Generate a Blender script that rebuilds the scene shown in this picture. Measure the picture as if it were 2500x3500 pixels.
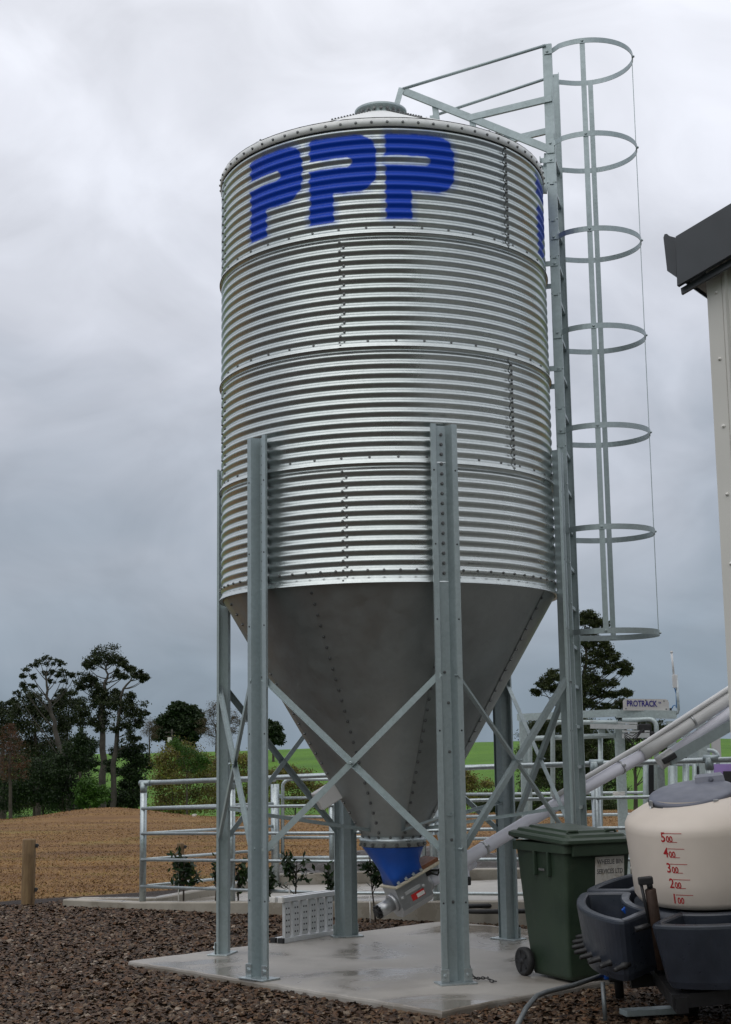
import bpy, bmesh, math, random
import numpy as np
from mathutils import Vector, Matrix, Euler
random.seed(7); RNG = np.random.default_rng(7)
PI = math.pi
scene = bpy.context.scene
for o in list(bpy.data.objects): bpy.data.objects.remove(o)
COL = scene.collection

# ------------------------------------------------------------------ camera
CAM_H, FPX, PITCH, ROLL = 1.6, 5020.707, 0.16255, -0.01436      # measured on the 2500x3500 photograph
cr, sr, cp, sp = math.cos(ROLL), math.sin(ROLL), math.cos(PITCH), math.sin(PITCH)
FWD = Vector((0, cp, sp)); UP0 = Vector((0, -sp, cp)); EX = Vector((1, 0, 0))
RGT = EX*cr + UP0*sr; UPV = -EX*sr + UP0*cr
CO = Vector((0, 0, CAM_H))
cd = bpy.data.cameras.new('camera'); cam = bpy.data.objects.new('camera', cd); COL.objects.link(cam)
cd.sensor_fit = 'VERTICAL'; cd.sensor_height = 36; cd.sensor_width = 36
cd.lens = FPX/3500*36; cd.clip_start = .05; cd.clip_end = 6000
m = Matrix.Identity(4)
for i in range(3):
    m[i][0] = RGT[i]; m[i][1] = UPV[i]; m[i][2] = -FWD[i]; m[i][3] = CO[i]
cam.matrix_world = m; scene.camera = cam

# ------------------------------------------------------------------ world: overcast sky
W = bpy.data.worlds.new('World'); scene.world = W; W.use_nodes = True
nt = W.node_tree; nt.nodes.clear()
def wn(t, **k):
    n = nt.nodes.new(t)
    for a, b in k.items(): setattr(n, a, b)
    return n
SUN_EL, SUN_AZ = math.radians(52), math.radians(215)
out = wn('ShaderNodeOutputWorld'); bg = wn('ShaderNodeBackground'); bg.inputs['Strength'].default_value = 0.1
sky = wn('ShaderNodeTexSky', sky_type='NISHITA'); sky.sun_disc = False
sky.sun_elevation = SUN_EL; sky.sun_rotation = SUN_AZ; sky.dust_density = 3
tc = wn('ShaderNodeTexCoord'); sep = wn('ShaderNodeSeparateXYZ')
nt.links.new(tc.outputs['Generated'], sep.inputs[0])
mp = wn('ShaderNodeMapping'); mp.inputs['Scale'].default_value = (2.2, 2.2, 3.2); mp.inputs['Rotation'].default_value = (.35, .5, .3)
nt.links.new(tc.outputs['Generated'], mp.inputs[0])
no = wn('ShaderNodeTexNoise'); no.inputs['Scale'].default_value = 1.5; no.inputs['Detail'].default_value = 5; no.inputs['Roughness'].default_value = .5; no.inputs['Distortion'].default_value = .6
nt.links.new(mp.outputs[0], no.inputs['Vector'])
mm = wn('ShaderNodeMath', operation='MULTIPLY_ADD'); mm.inputs[1].default_value = .36; mm.inputs[2].default_value = -.18
nt.links.new(no.outputs['Fac'], mm.inputs[0])
ad = wn('ShaderNodeMath', operation='ADD'); nt.links.new(sep.outputs['Z'], ad.inputs[0]); nt.links.new(mm.outputs[0], ad.inputs[1])
rp = wn('ShaderNodeValToRGB'); cr_ = rp.color_ramp
cr_.elements[0].position = 0.0; cr_.elements[0].color = (.215, .268, .325, 1)
cr_.elements[1].position = 1.0; cr_.elements[1].color = (.92, .93, .97, 1)
for p, c in ((.06, (.232, .282, .34)), (.15, (.325, .365, .425)), (.26, (.525, .55, .615)), (.42, (.70, .72, .785)), (.60, (.78, .795, .85))):
    e = cr_.elements.new(p); e.color = (*c, 1)
nt.links.new(ad.outputs[0], rp.inputs[0])
# a second, finer cloud texture: soft bright and dark streaks
no2 = wn('ShaderNodeTexNoise'); no2.inputs['Scale'].default_value = 4; no2.inputs['Detail'].default_value = 6; no2.inputs['Distortion'].default_value = .8
nt.links.new(mp.outputs[0], no2.inputs['Vector'])
mr = wn('ShaderNodeMapRange'); mr.inputs['To Min'].default_value = 8.7; mr.inputs['To Max'].default_value = 11.2
mr.inputs['From Min'].default_value = .3; mr.inputs['From Max'].default_value = .7
nt.links.new(no2.outputs['Fac'], mr.inputs['Value'])
sc = wn('ShaderNodeVectorMath', operation='SCALE'); nt.links.new(rp.outputs[0], sc.inputs[0]); nt.links.new(mr.outputs[0], sc.inputs['Scale'])
mx = wn('ShaderNodeMix', data_type='RGBA'); mx.inputs['Factor'].default_value = .95
nt.links.new(sky.outputs[0], mx.inputs['A']); nt.links.new(sc.outputs[0], mx.inputs['B'])
nt.links.new(mx.outputs['Result'], bg.inputs['Color']); nt.links.new(bg.outputs[0], out.inputs[0])
# ------------------------------------------------------------------ sun (overcast: weak and wide)
sd = bpy.data.lights.new('sun', 'SUN'); sd.energy = 0.6; sd.angle = math.radians(70); sd.color = (1, .97, .92)
so = bpy.data.objects.new('sun', sd); COL.objects.link(so)
sdir = Vector((math.sin(SUN_AZ)*math.cos(SUN_EL), math.cos(SUN_AZ)*math.cos(SUN_EL), math.sin(SUN_EL)))
so.rotation_euler = (-sdir).to_track_quat('-Z', 'Y').to_euler()
vs = scene.view_settings; vs.view_transform = 'Standard'; vs.look = 'None'; vs.exposure = .25; vs.gamma = 1; vs.use_curve_mapping = False

# ------------------------------------------------------------------ pixel -> place
def ray(x, y): return FWD + RGT*((x-1250)/FPX) - UPV*((y-1750)/FPX)
def G(x, y, z=0.0):                      # where the pixel's ray meets the height z
    d = ray(x, y); return CO + d*((z-CAM_H)/d.z)
def D(x, y, Y):                          # where it meets the vertical plane at depth Y
    d = ray(x, y); return CO + d*(Y/d.y)

# ------------------------------------------------------------------ mesh builder
def rotframe(d, up=Vector((0, 0, 1))):
    d = Vector(d).normalized(); up = Vector(up)
    if abs(d.dot(up)) > .999: up = Vector((0, 1, 0))
    x = up.cross(d).normalized(); y = d.cross(x).normalized()
    return x, y, d
class MB:
    def __init__(s): s.v = []; s.f = []; s.sm = []
    def add(s, vs, fs, smooth=False):
        n = len(s.v); s.v += [tuple(q) for q in vs]; s.f += [tuple(i+n for i in q) for q in fs]; s.sm += [smooth]*len(fs); return s
    def box(s, c, size, X=(1,0,0), Y=(0,1,0), Z=(0,0,1)):
        c = Vector(c); X = Vector(X)*size[0]/2; Y = Vector(Y)*size[1]/2; Z = Vector(Z)*size[2]/2
        vs = [c+X*a+Y*b+Z*d for a in (-1,1) for b in (-1,1) for d in (-1,1)]
        return s.add(vs, [(0,1,3,2),(4,6,7,5),(0,4,5,1),(2,3,7,6),(0,2,6,4),(1,5,7,3)])
    def bbox(s, c, size, b=.01, X=(1,0,0), Y=(0,1,0), Z=(0,0,1)):     # box with bevelled edges
        c = Vector(c); A = [Vector(X), Vector(Y), Vector(Z)]; h = [q/2 for q in size]; b = min(b, min(h)*.6)
        bm = bmesh.new(); bmesh.ops.create_cube(bm, size=2)
        for v in bm.verts: v.co = Vector((v.co.x*h[0], v.co.y*h[1], v.co.z*h[2]))
        bmesh.ops.bevel(bm, geom=list(bm.edges), offset=b, segments=2, affect='EDGES', profile=.6)
        bm.verts.index_update()
        s.add([c+A[0]*v.co.x+A[1]*v.co.y+A[2]*v.co.z for v in bm.verts], [[v.index for v in f.verts] for f in bm.faces]); bm.free(); return s
    def beam(s, a, b, w, h, up=(0,0,1)):                              # rectangular bar from a to b
        a = Vector(a); b = Vector(b); x, y, d = rotframe(b-a, up)
        return s.box((a+b)/2, (w, h, (b-a).length), x, y, d)
    def sweep(s, prof, a, b, x, y, closed=False, cap=True):           # profile (list of 2d points) swept from a to b
        a = Vector(a); b = Vector(b); x = Vector(x); y = Vector(y); n = len(prof)
        vs = [a+x*p+y*q for p, q in prof]+[b+x*p+y*q for p, q in prof]
        fs = [(i, (i+1) % n, n+(i+1) % n, n+i) for i in range(n)]
        if cap: fs += [tuple(range(n))[::-1], tuple(range(n, 2*n))]
        return s.add(vs, fs)
    def angle_iron(s, a, b, w, t, up):                                # L section
        a = Vector(a); b = Vector(b); x, y, d = rotframe(b-a, up)
        prof = [(-w/2,0),(w/2,0),(w/2,t),(-w/2+t,t),(-w/2+t,w*.8),(-w/2,w*.8)]
        return s.sweep(prof, a, b, x, y)
    def tube(s, pts, r, seg=10, cap=True):
        pts = [Vector(p) for p in pts]; n = len(pts); rs = r if isinstance(r, (list, tuple)) else [r]*n
        vs = []; px = None
        for i, p in enumerate(pts):
            d = (pts[min(i+1, n-1)]-pts[max(i-1, 0)]).normalized()
            if px is None: x, y, _ = rotframe(d)
            else:
                x = (px-d*px.dot(d)).normalized(); y = d.cross(x)
            px = x
            vs += [p+(x*math.cos(2*PI*k/seg)+y*math.sin(2*PI*k/seg))*rs[i] for k in range(seg)]
        fs = [(i*seg+k, i*seg+(k+1) % seg, (i+1)*seg+(k+1) % seg, (i+1)*seg+k) for i in range(n-1) for k in range(seg)]
        s.add(vs, fs, True)
        if cap:
            k = len(s.v)-len(vs); s.f += [tuple(range(k, k+seg))[::-1], tuple(range(k+(n-1)*seg, k+n*seg))]; s.sm += [False, False]
        return s
    def lathe(s, prof, c=(0,0,0), seg=32, a0=0, a1=2*PI, smooth=True, axis=None):
        c = Vector(c); full = abs(a1-a0-2*PI) < 1e-6; n = seg if full else seg+1
        X, Y, Z = (Vector((1,0,0)), Vector((0,1,0)), Vector((0,0,1))) if axis is None else rotframe(axis)
        vs = []
        for i in range(n):
            a = a0+(a1-a0)*i/seg
            for r, z in prof: vs.append(c+(X*math.sin(a)-Y*math.cos(a))*r+Z*z)
        m_ = len(prof); fs = [(i*m_+j, ((i+1) % n)*m_+j, ((i+1) % n)*m_+j+1, i*m_+j+1) for i in range(seg) for j in range(m_-1)]
        return s.add(vs, fs, smooth)
    def bolt(s, p, nrm, r=.009, h=.009):                              # hexagonal bolt head on a washer
        p = Vector(p); x, y, d = rotframe(nrm); vs = []
        for rr, hh in ((r*1.35, 0), (r*1.35, h*.3), (r, h*.35), (r*.85, h)):
            vs += [p+(x*math.cos(PI*k/3)+y*math.sin(PI*k/3))*rr+d*hh for k in range(6)]
        fs = [(i*6+k, i*6+(k+1) % 6, i*6+6+(k+1) % 6, i*6+6+k) for i in range(3) for k in range(6)]+[tuple(range(18, 24))]
        return s.add(vs, fs)
    def loft(s, loops, cap0=True, cap1=True, smooth=False):
        n = len(loops[0]); vs = [p for l in loops for p in l]
        fs = [(i*n+k, i*n+(k+1) % n, (i+1)*n+(k+1) % n, (i+1)*n+k) for i in range(len(loops)-1) for k in range(n)]
        s.add(vs, fs, smooth); b = len(s.v)-len(vs)
        if cap0: s.f.append(tuple(range(b, b+n))[::-1]); s.sm.append(False)
        if cap1: s.f.append(tuple(range(b+(len(loops)-1)*n, b+len(loops)*n))); s.sm.append(False)
        return s
    def build(s, name, mat, parent=None, label=None, kind=None, local=False):
        off = Vector((0,0,0))
        r = parent
        while r is not None and r.parent is not None: r = r.parent
        if r is not None and not local: off = r.location.copy()
        me = bpy.data.meshes.new(name); me.from_pydata([tuple(Vector(v)-off) for v in s.v], [], s.f)
        me.polygons.foreach_set('use_smooth', s.sm); me.materials.append(mat)
        bm = bmesh.new(); bm.from_mesh(me); bmesh.ops.recalc_face_normals(bm, faces=bm.faces); bm.to_mesh(me); bm.free()
        me.update()
        o = bpy.data.objects.new(name, me); COL.objects.link(o)
        if parent is not None: o.parent = parent
        if label: o['label'] = label
        if kind: o['kind'] = kind
        return o
def npmesh(name, verts, faces, mat, parent=None, kind=None, smooth=False):     # numpy mesh: faces (n,k)
    me = bpy.data.meshes.new(name); verts = np.asarray(verts, np.float32); faces = np.asarray(faces, np.int32)
    r = parent
    while r is not None and r.parent is not None: r = r.parent
    if r is not None: verts = verts-np.array(r.location, np.float32)
    n, k = faces.shape
    me.vertices.add(len(verts)); me.vertices.foreach_set('co', verts.ravel())
    me.loops.add(n*k); me.loops.foreach_set('vertex_index', faces.ravel())
    me.polygons.add(n); me.polygons.foreach_set('loop_start', np.arange(0, n*k, k, dtype=np.int32))
    me.polygons.foreach_set('use_smooth', np.full(n, smooth)); me.update(); me.validate(); me.materials.append(mat)
    o = bpy.data.objects.new(name, me); COL.objects.link(o)
    if parent is not None: o.parent = parent
    if kind: o['kind'] = kind
    return o
def tag(o, label, cat, group=None):
    o['label'] = label; o['category'] = cat
    if group: o['group'] = group
    return o
def thing(name, label, cat, loc=(0,0,0), group=None):
    o = bpy.data.objects.new(name, None); COL.objects.link(o); o.location = loc; o.empty_display_size = .1
    return tag(o, label, cat, group)
def struct(o): o['kind'] = 'structure'; return o

# ------------------------------------------------------------------ materials
class NT:
    def __init__(s, name):
        s.m = bpy.data.materials.new(name); s.m.use_nodes = True; s.t = s.m.node_tree; s.b = s.t.nodes['Principled BSDF']
    def n(s, t, ins=None, **k):
        q = s.t.nodes.new(t)
        for a, b in k.items(): setattr(q, a, b)
        for a, b in (ins or {}).items(): s.put(q.inputs[a], b)
        return q
    def put(s, sock, v):
        if isinstance(v, bpy.types.NodeSocket): s.t.links.new(v, sock)
        elif isinstance(v, bpy.types.Node): s.t.links.new(v.outputs[0], sock)
        elif isinstance(v, tuple) and len(v) == 3 and sock.type == 'RGBA': sock.default_value = (*v, 1)
        else: sock.default_value = v
    def set(s, **k):
        for a, b in k.items(): s.put(s.b.inputs[a.replace('_', ' ')], b)
        return s
    def coord(s, kind='Object', scale=None):
        if kind == 'Position': c = s.n('ShaderNodeNewGeometry').outputs['Position']
        else: c = s.n('ShaderNodeTexCoord').outputs[kind]
        if scale: c = s.n('ShaderNodeMapping', {'Vector': c, 'Scale': scale}).outputs[0]
        return c
    def noise(s, scale, detail=3, rough=.5, vec=None, dist=0):
        return s.n('ShaderNodeTexNoise', {'Vector': vec if vec is not None else s.coord('Position'), 'Scale': scale, 'Detail': detail, 'Roughness': rough, 'Distortion': dist}).outputs['Fac']
    def ramp(s, fac, stops, interp='LINEAR'):
        r = s.n('ShaderNodeValToRGB', {'Fac': fac}); e = r.color_ramp; e.interpolation = interp
        while len(e.elements) > 1: e.elements.remove(e.elements[-1])
        e.elements[0].position = stops[0][0]; e.elements[0].color = (*stops[0][1], 1)
        for p, c in stops[1:]:
            q = e.elements.new(p); q.color = (*c, 1)
        return r.outputs[0]
    def mr(s, v, a, b, c, d, smooth=False):
        q = s.n('ShaderNodeMapRange', {'Value': v, 'From Min': a, 'From Max': b, 'To Min': c, 'To Max': d})
        if smooth: q.interpolation_type = 'SMOOTHSTEP'
        return q.outputs[0]
    def mix(s, f, a, b, mode='MIX'):
        return s.n('ShaderNodeMix', {'Factor': f, 'A': a, 'B': b}, data_type='RGBA', blend_type=mode).outputs['Result']
    def math(s, op, a, b=0.0, c=0.0):
        q = s.n('ShaderNodeMath', operation=op); s.put(q.inputs[0], a); s.put(q.inputs[1], b); s.put(q.inputs[2], c); return q.outputs[0]
    def vmath(s, op, a, b=(0,0,0)):
        q = s.n('ShaderNodeVectorMath', operation=op); s.put(q.inputs[0], a); s.put(q.inputs[1], b); return q
    def bump(s, h, strength=.3, dist=.01):
        s.put(s.b.inputs['Normal'], s.n('ShaderNodeBump', {'Height': h, 'Strength': strength, 'Distance': dist})); return s
def sc3(c, k): return tuple(q*k for q in c)
def simple(name, col, rough=.5, metal=0, var=.15, scale=6, bump=0, bscale=60, spec=.5):
    q = NT(name); f = q.noise(scale, 4)
    q.set(Base_Color=q.ramp(f, [(.3, sc3(col, 1-var)), (.7, sc3(col, 1+var))]), Metallic=metal,
          Roughness=q.mr(q.noise(scale*2.3, 3), .3, .7, max(rough-.08, .02), min(rough+.08, 1)), Specular_IOR_Level=spec)
    if bump: q.bump(q.noise(bscale, 3), bump, .005)
    return q.m
def galv(name, col, rough, metal, spangle=45, var=.10, streak=True):
    q = NT(name); p = q.coord('Position')
    v = q.n('ShaderNodeTexVoronoi', {'Vector': p, 'Scale': spangle}).outputs['Color']
    vv = q.n('ShaderNodeSeparateColor', {0: v}).outputs[0]
    c = q.ramp(vv, [(0, sc3(col, 1-var)), (1, sc3(col, 1+var))])
    n1 = q.noise(3.0, 5, .6, dist=.5)
    if streak: c = q.mix(q.mr(n1, .4, .75, 0, .35), c, sc3(col, .78))
    if streak:
        st = q.noise(9, 3, .6, q.coord('Position', (6, 6, .35)))
        c = q.mix(q.mr(st, .54, .75, 0, .3), c, sc3(col, 1.22))
    q.set(Base_Color=c, Metallic=metal, Roughness=q.mr(q.noise(7, 4, .6), .3, .7, rough-.09, rough+.11))
    if streak: q.bump(q.noise(5, 2), .06, .02)
    return q.m
M = {}
M['galv'] = galv('galvanised_frame', (.345, .405, .415), .42, .5, 45, .06)
M['galv_pipe'] = galv('galvanised_pipe', (.44, .49, .50), .36, .75, 60, .14)
M['galv_new'] = galv('galvanised_box_section', (.46, .53, .53), .42, .3, 60, .10)
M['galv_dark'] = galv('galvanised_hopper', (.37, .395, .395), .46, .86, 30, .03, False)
M['roof'] = galv('galvanised_roof', (.70, .71, .70), .5, .25, 30, .05, False)
M['bolt'] = simple('zinc_bolt', (.17, .175, .175), .45, .8, .2, 80)
M['black'] = simple('black_rubber', (.018, .018, .019), .6, 0, .3, 20)
M['blue'] = simple('blue_plastic', (.008, .075, .38), .38, 0, .12, 8)
M['steel'] = galv('brushed_steel', (.50, .51, .52), .38, .8, 70, .06)
M['cream'] = simple('cream_board', (.55, .50, .38), .6, 0, .12, 20)
M['brownboard'] = simple('brown_board', (.20, .085, .045), .6, 0, .25, 25)
M['timber'] = simple('timber_block', (.38, .19, .07), .7, 0, .3, 25)
M['pvc'] = simple('white_pvc', (.82, .82, .91), .38, 0, .06, 5)
M['pvc_grey'] = simple('grey_pvc', (.68, .68, .68), .42, 0, .08, 5)
M['alu'] = galv('aluminium', (.62, .63, .63), .45, .5, 90, .05)
M['label_red'] = simple('red_label', (.55, .03, .03), .5, 0, .1, 40)
M['label_white'] = simple('white_label', (.72, .70, .66), .55, 0, .1, 30)
M['tank'] = simple('white_polyethylene', (.66, .585, .51), .45, 0, .06, 3)
M['trough'] = simple('charcoal_plastic', (.028, .034, .047), .34, 0, .2, 6, .12, 90)
M['lid'] = simple('grey_lid', (.14, .15, .19), .5, 0, .15, 5, .1, 70)
M['redprint'] = simple('red_print', (.42, .014, .018), .5, 0, .1, 40)
M['blueprint'] = simple('navy_print', (.022, .012, .20), .5, 0, .1, 40)
M['greyprint'] = simple('faded_print', (.10, .10, .10), .6, 0, .5, 50)
M['purple'] = simple('lilac_panel', (.40, .27, .62), .5, 0, .05, 3)
M['cladding'] = simple('cream_cladding', (.58, .57, .53), .42, 0, .05, 2)
M['fascia'] = simple('charcoal_fascia', (.035, .041, .048), .38, 0, .12, 3)
M['paint_dark'] = simple('dark_chassis', (.02, .02, .022), .5, .2, .3, 9)
M['bluepipe'] = simple('blue_cable', (.015, .16, .42), .4, 0, .1, 20)
M['sign'] = simple('sign_white', (.55, .535, .52), .45, 0, .04, 5)

# sheet wall with the sprayed letters (world position -> angle and height)
AX, AY, SR = .18157, 12.04563, 1.36755
ZB, SH = 2.8442, .89008
ZE = ZB+4*SH
def wall_material():
    q = NT('galvanised_sheet'); p = q.coord('Position'); s = q.n('ShaderNodeSeparateXYZ', {0: p})
    ang = q.math('ARCTAN2', q.math('SUBTRACT', s.outputs[0], AX), q.math('SUBTRACT', AY, s.outputs[1]))
    u = q.math('MULTIPLY', ang, SR); z = s.outputs[2]
    wob = q.math('MULTIPLY_ADD', q.noise(9, 3, .6), .03, -.015)
    # the stencil slips along the ribs: edges wander with the corrugation
    rib = q.math('SINE', q.math('MULTIPLY', q.math('SUBTRACT', z, ZB), 2*PI*12/SH))
    uu = q.math('ADD', q.math('ADD', u, wob), q.math('MULTIPLY', rib, .006)); zz = q.math('ADD', z, wob)
    def rbox(cx, cz, hx, hz, r):
        v = q.n('ShaderNodeCombineXYZ', {0: q.math('SUBTRACT', uu, cx), 1: q.math('SUBTRACT', zz, cz)})
        d = q.vmath('SUBTRACT', q.vmath('ABSOLUTE', v).outputs[0], (hx-r, hz-r, 0)).outputs[0]
        l = q.vmath('LENGTH', q.vmath('MAXIMUM', d, (0,0,0)).outputs[0]).outputs['Value']
        return q.math('SUBTRACT', l, r)
    total = None
    for x0, w, big in ((-1.215, .55, 0), (-.592, .528, 0), (.015, .542, 1), (1.62, .54, 0)):
        stem = rbox(x0+.095, 5.955, .098, .343, .012)
        bowl = rbox(x0+w/2, 6.072, w/2, .228, .15)
        cap = rbox(x0+w*.28, 6.072, w*.28, .228, .012)
        hole = rbox(x0+.155, 6.083, .185, .042, .035)
        sh = q.math('MINIMUM', q.math('MINIMUM', stem, bowl), cap)
        sh = q.math('MAXIMUM', sh, q.math('MULTIPLY', hole, -1.0))
        total = sh if total is None else q.math('MINIMUM', total, sh)
    solid = q.mr(total, -.008, .012, 1, 0, True)
    chip = q.mr(q.noise(22, 4, .7, q.coord('Position', (1, 1, 2.2))), .70, .74, 0, 1)
    solid = q.math('MULTIPLY', solid, q.math('SUBTRACT', 1.0, q.math('MULTIPLY', chip, .85)))
    halo = q.math('MULTIPLY', q.mr(total, 0.0, .07, .5, 0, True), q.mr(q.noise(5, 3), .35, .6, .1, 1))
    col = (.51, .55, .545)
    v = q.n('ShaderNodeSeparateColor', {0: q.n('ShaderNodeTexVoronoi', {'Vector': p, 'Scale': 60.0}).outputs['Color']}).outputs[0]
    base = q.ramp(v, [(0, sc3(col, .95)), (1, sc3(col, 1.05))])
    base = q.mix(q.mr(q.noise(2.2, 5, .6, dist=1.), .42, .75, 0, .25), base, (.37, .405, .39))
    runs = q.noise(14, 3, .6, q.n('ShaderNodeCombineXYZ', {0: u, 1: q.math('MULTIPLY', z, .09)}).outputs[0])
    base = q.mix(q.mr(runs, .56, .78, 0, .35), base, (.56, .60, .59))
    c = q.mix(halo, base, (.03, .11, .42)); c = q.mix(solid, c, (.0, .048, .44))
    paint = q.math('MAXIMUM', solid, q.math('MULTIPLY', halo, .6))
    q.set(Base_Color=c, Metallic=q.math('SUBTRACT', .88, q.math('MULTIPLY', paint, .86)), Specular_IOR_Level=.3,
          Roughness=q.math('ADD', q.mr(q.noise(4, 4, .6), .3, .7, .25, .34), q.math('MULTIPLY', solid, .12)))
    q.bump(q.noise(2.6, 3, .5, q.n('ShaderNodeCombineXYZ', {0: u, 1: q.math('MULTIPLY', z, .6)}).outputs[0]), .045, .03)
    return q.m
M['wall'] = wall_material()

def concrete(name, col, wet=.45, scale=1.0):
    q = NT(name)
    f = q.noise(1.3*scale, 6, .62, dist=.4); g = q.noise(45, 4, .7); e = q.noise(260, 2)
    c = q.ramp(f, [(.25, sc3(col, .72)), (.5, col), (.78, sc3(col, 1.18))])
    c = q.mix(q.mr(g, .4, .75, 0, .35), c, sc3(col, .7))
    c = q.mix(q.mr(e, .62, .72, 0, .35), c, sc3(col, .45))
    w = q.mr(q.noise(.85*scale, 5, .6, dist=.7), .43, .64, 0, 1, True)
    c = q.mix(q.math('MULTIPLY', w, wet), c, sc3((col[0]*.95, col[1]*.86, col[2]*.76), .52))
    q.set(Base_Color=c, Roughness=q.mr(w, 0, 1, .58, .13 if wet > .3 else .4), Specular_IOR_Level=.5)
    h = q.math('ADD', q.math('MULTIPLY', q.noise(30, 4, .6), .6), q.math('MULTIPLY', q.noise(190, 2), .4))
    b = q.n('ShaderNodeBump', {'Height': h, 'Strength': q.mr(w, 0, 1, .35, .06), 'Distance': .006}); q.put(q.b.inputs['Normal'], b)
    return q.m
M['slab'] = concrete('wet_concrete', (.345, .325, .295), .85)
M['yard'] = concrete('yard_concrete', (.37, .35, .315), .5, .7)
M['kerb'] = concrete('kerb_concrete', (.33, .30, .25), .4, 2)

def ground_material():
    q = NT('ground'); p = q.coord('Position'); s = q.n('ShaderNodeSeparateXYZ', {0: p}); X, Y = s.outputs[0], s.outputs[1]
    # gravel bed
    gb = q.ramp(q.noise(60, 4, .7), [(.3, (.018, .014, .012)), (.5, (.055, .042, .036)), (.75, (.13, .105, .09))])
    # sprayed-off brown pasture
    st = q.noise(1.0, 5, .65, q.coord('Position', (.35, 1.1, 1)))
    fine = q.noise(14, 5, .75)
    fl = q.ramp(st, [(.3, (.13, .064, .026)), (.5, (.215, .118, .042)), (.72, (.31, .19, .060))])
    fl = q.mix(q.mr(fine, .42, .7, 0, .6), fl, (.115, .056, .024))
    fl = q.mix(q.mr(q.noise(.33, 4, .6), .57, .7, 0, .55), fl, (.17, .16, .035))
    fl = q.mix(q.mr(q.noise(.16, 4, .6, q.coord('Position', (.4, 1.6, 1))), .56, .68, 0, .5), fl, (.105, .06, .034))
    # turned soil along the gravel's edge
    soil = q.ramp(fine, [(.35, (.016, .012, .010)), (.7, (.055, .040, .032))])
    # pasture on the far side
    gr = q.ramp(q.noise(.09, 5, .6), [(.3, (.055, .135, .010)), (.6, (.085, .19, .012)), (.8, (.115, .225, .02))])
    gr = q.mix(q.mr(q.noise(1.6, 4, .7), .4, .7, 0, .35), gr, (.045, .10, .012))
    edge = q.math('ADD', Y, q.math('MULTIPLY_ADD', q.noise(.9, 4, .6), .6, -.3))
    line = q.math('MULTIPLY_ADD', X, -.10, 0.0)           # the gravel's edge runs slightly askew
    e2 = q.math('SUBTRACT', edge, q.math('MULTIPLY', q.math('MAXIMUM', q.math('MINIMUM', X, -1.8), -5.5), .65))
    c = q.mix(q.mr(e2, 19.7, 19.85, 0, 1), gb, soil)
    c = q.mix(q.mr(e2, 20.35, 20.55, 0, 1), c, fl)
    far = q.math('ADD', Y, q.math('MULTIPLY_ADD', q.noise(.25, 4), 8.0, -4.0))
    c = q.mix(q.mr(far, 47, 49, 0, 1), c, gr); c = q.mix(q.mr(far, -34, -30, 1, 0), c, gr)  # last mix greens the added hillside out of view behind the camera
    q.set(Base_Color=c, Roughness=.85, Specular_IOR_Level=.25)
    q.bump(q.math('ADD', fine, q.noise(5, 4, .7)), .9, .05)
    return q.m
M['ground'] = ground_material()
def island(name, stops, rough=.6, spec=.4, trans=0, metal=0):
    q = NT(name); r = q.n('ShaderNodeNewGeometry').outputs['Random Per Island']
    c = q.ramp(r, [(p_, sc3(k_, .84) if name == 'gravel_stone' else k_) for p_, k_ in stops])
    if name == 'dead_grass':
        c = q.mix(q.mr(q.noise(.9, 5, .65, q.coord('Position', (.5, 1.2, 1))), .45, .68, 0, .75), c, (.085, .046, .022)); c = q.mix(q.mr(q.noise(.45, 4, .6), .57, .68, 0, .7), c, (.16, .155, .035)); c = q.mix(q.mr(q.noise(.3, 4, .6), .35, .45, .6, 0), c, (.32, .17, .055))
    c = q.mix(q.mr(q.noise(40, 3), .4, .7, 0, .25), c, (.03, .025, .02))
    q.set(Base_Color=c, Roughness=rough, Specular_IOR_Level=spec)
    return q.m
M['gravel'] = island('gravel_stone', [(0, (.022, .015, .012)), (.25, (.070, .040, .024)), (.45, (.115, .064, .034)), (.60, (.072, .060, .050)), (.74, (.15, .072, .034)), (.86, (.155, .105, .062)), (.96, (.18, .135, .095)), (1, (.38, .31, .24))], .62, .2)
M['grass_dead'] = island('dead_grass', [(0, (.085, .042, .018)), (.4, (.19, .098, .036)), (.75, (.30, .175, .060)), (.92, (.40, .25, .09)), (1, (.17, .16, .04))], .8, .2)
M['soil'] = simple('wet_soil', (.03, .024, .021), .45, 0, .5, 9, .8, 14)
def foliage(name, cols, rough=.55):
    q = NT(name); r = q.n('ShaderNodeNewGeometry').outputs['Random Per Island']
    n = len(cols); c = q.ramp(r, [(i/(n-1), k) for i, k in enumerate(cols)])
    c = q.mix(q.mr(q.noise(.8, 3), .35, .7, 0, .45), c, sc3(cols[0], .8))
    q.set(Base_Color=c, Roughness=rough, Specular_IOR_Level=.3, Subsurface_Weight=0.0)
    tr = q.n('ShaderNodeBsdfTranslucent', {'Color': c}); ms = q.n('ShaderNodeMixShader', {0: .22})
    q.t.links.new(q.b.outputs[0], ms.inputs[1]); q.t.links.new(tr.outputs[0], ms.inputs[2])
    q.t.links.new(ms.outputs[0], q.t.nodes['Material Output'].inputs[0])
    return q.m
M['pine'] = foliage('pine_needles', [(.014, .022, .009), (.028, .040, .014), (.052, .064, .022)])
M['darkleaf'] = foliage('dark_evergreen', [(.010, .022, .008), (.020, .038, .012), (.036, .062, .016)])
M['willow'] = foliage('spring_willow', [(.09, .062, .028), (.14, .10, .035), (.15, .145, .028), (.19, .19, .032), (.24, .24, .045)])
M['brownleaf'] = foliage('bare_twigs', [(.05, .038, .022), (.085, .06, .032), (.12, .09, .05)])
M['redleaf'] = foliage('russet_twigs', [(.06, .026, .014), (.11, .045, .022), (.15, .066, .035)])
M['gum'] = foliage('gum_leaves', [(.018, .028, .009), (.036, .05, .014), (.062, .074, .022)])
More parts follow.
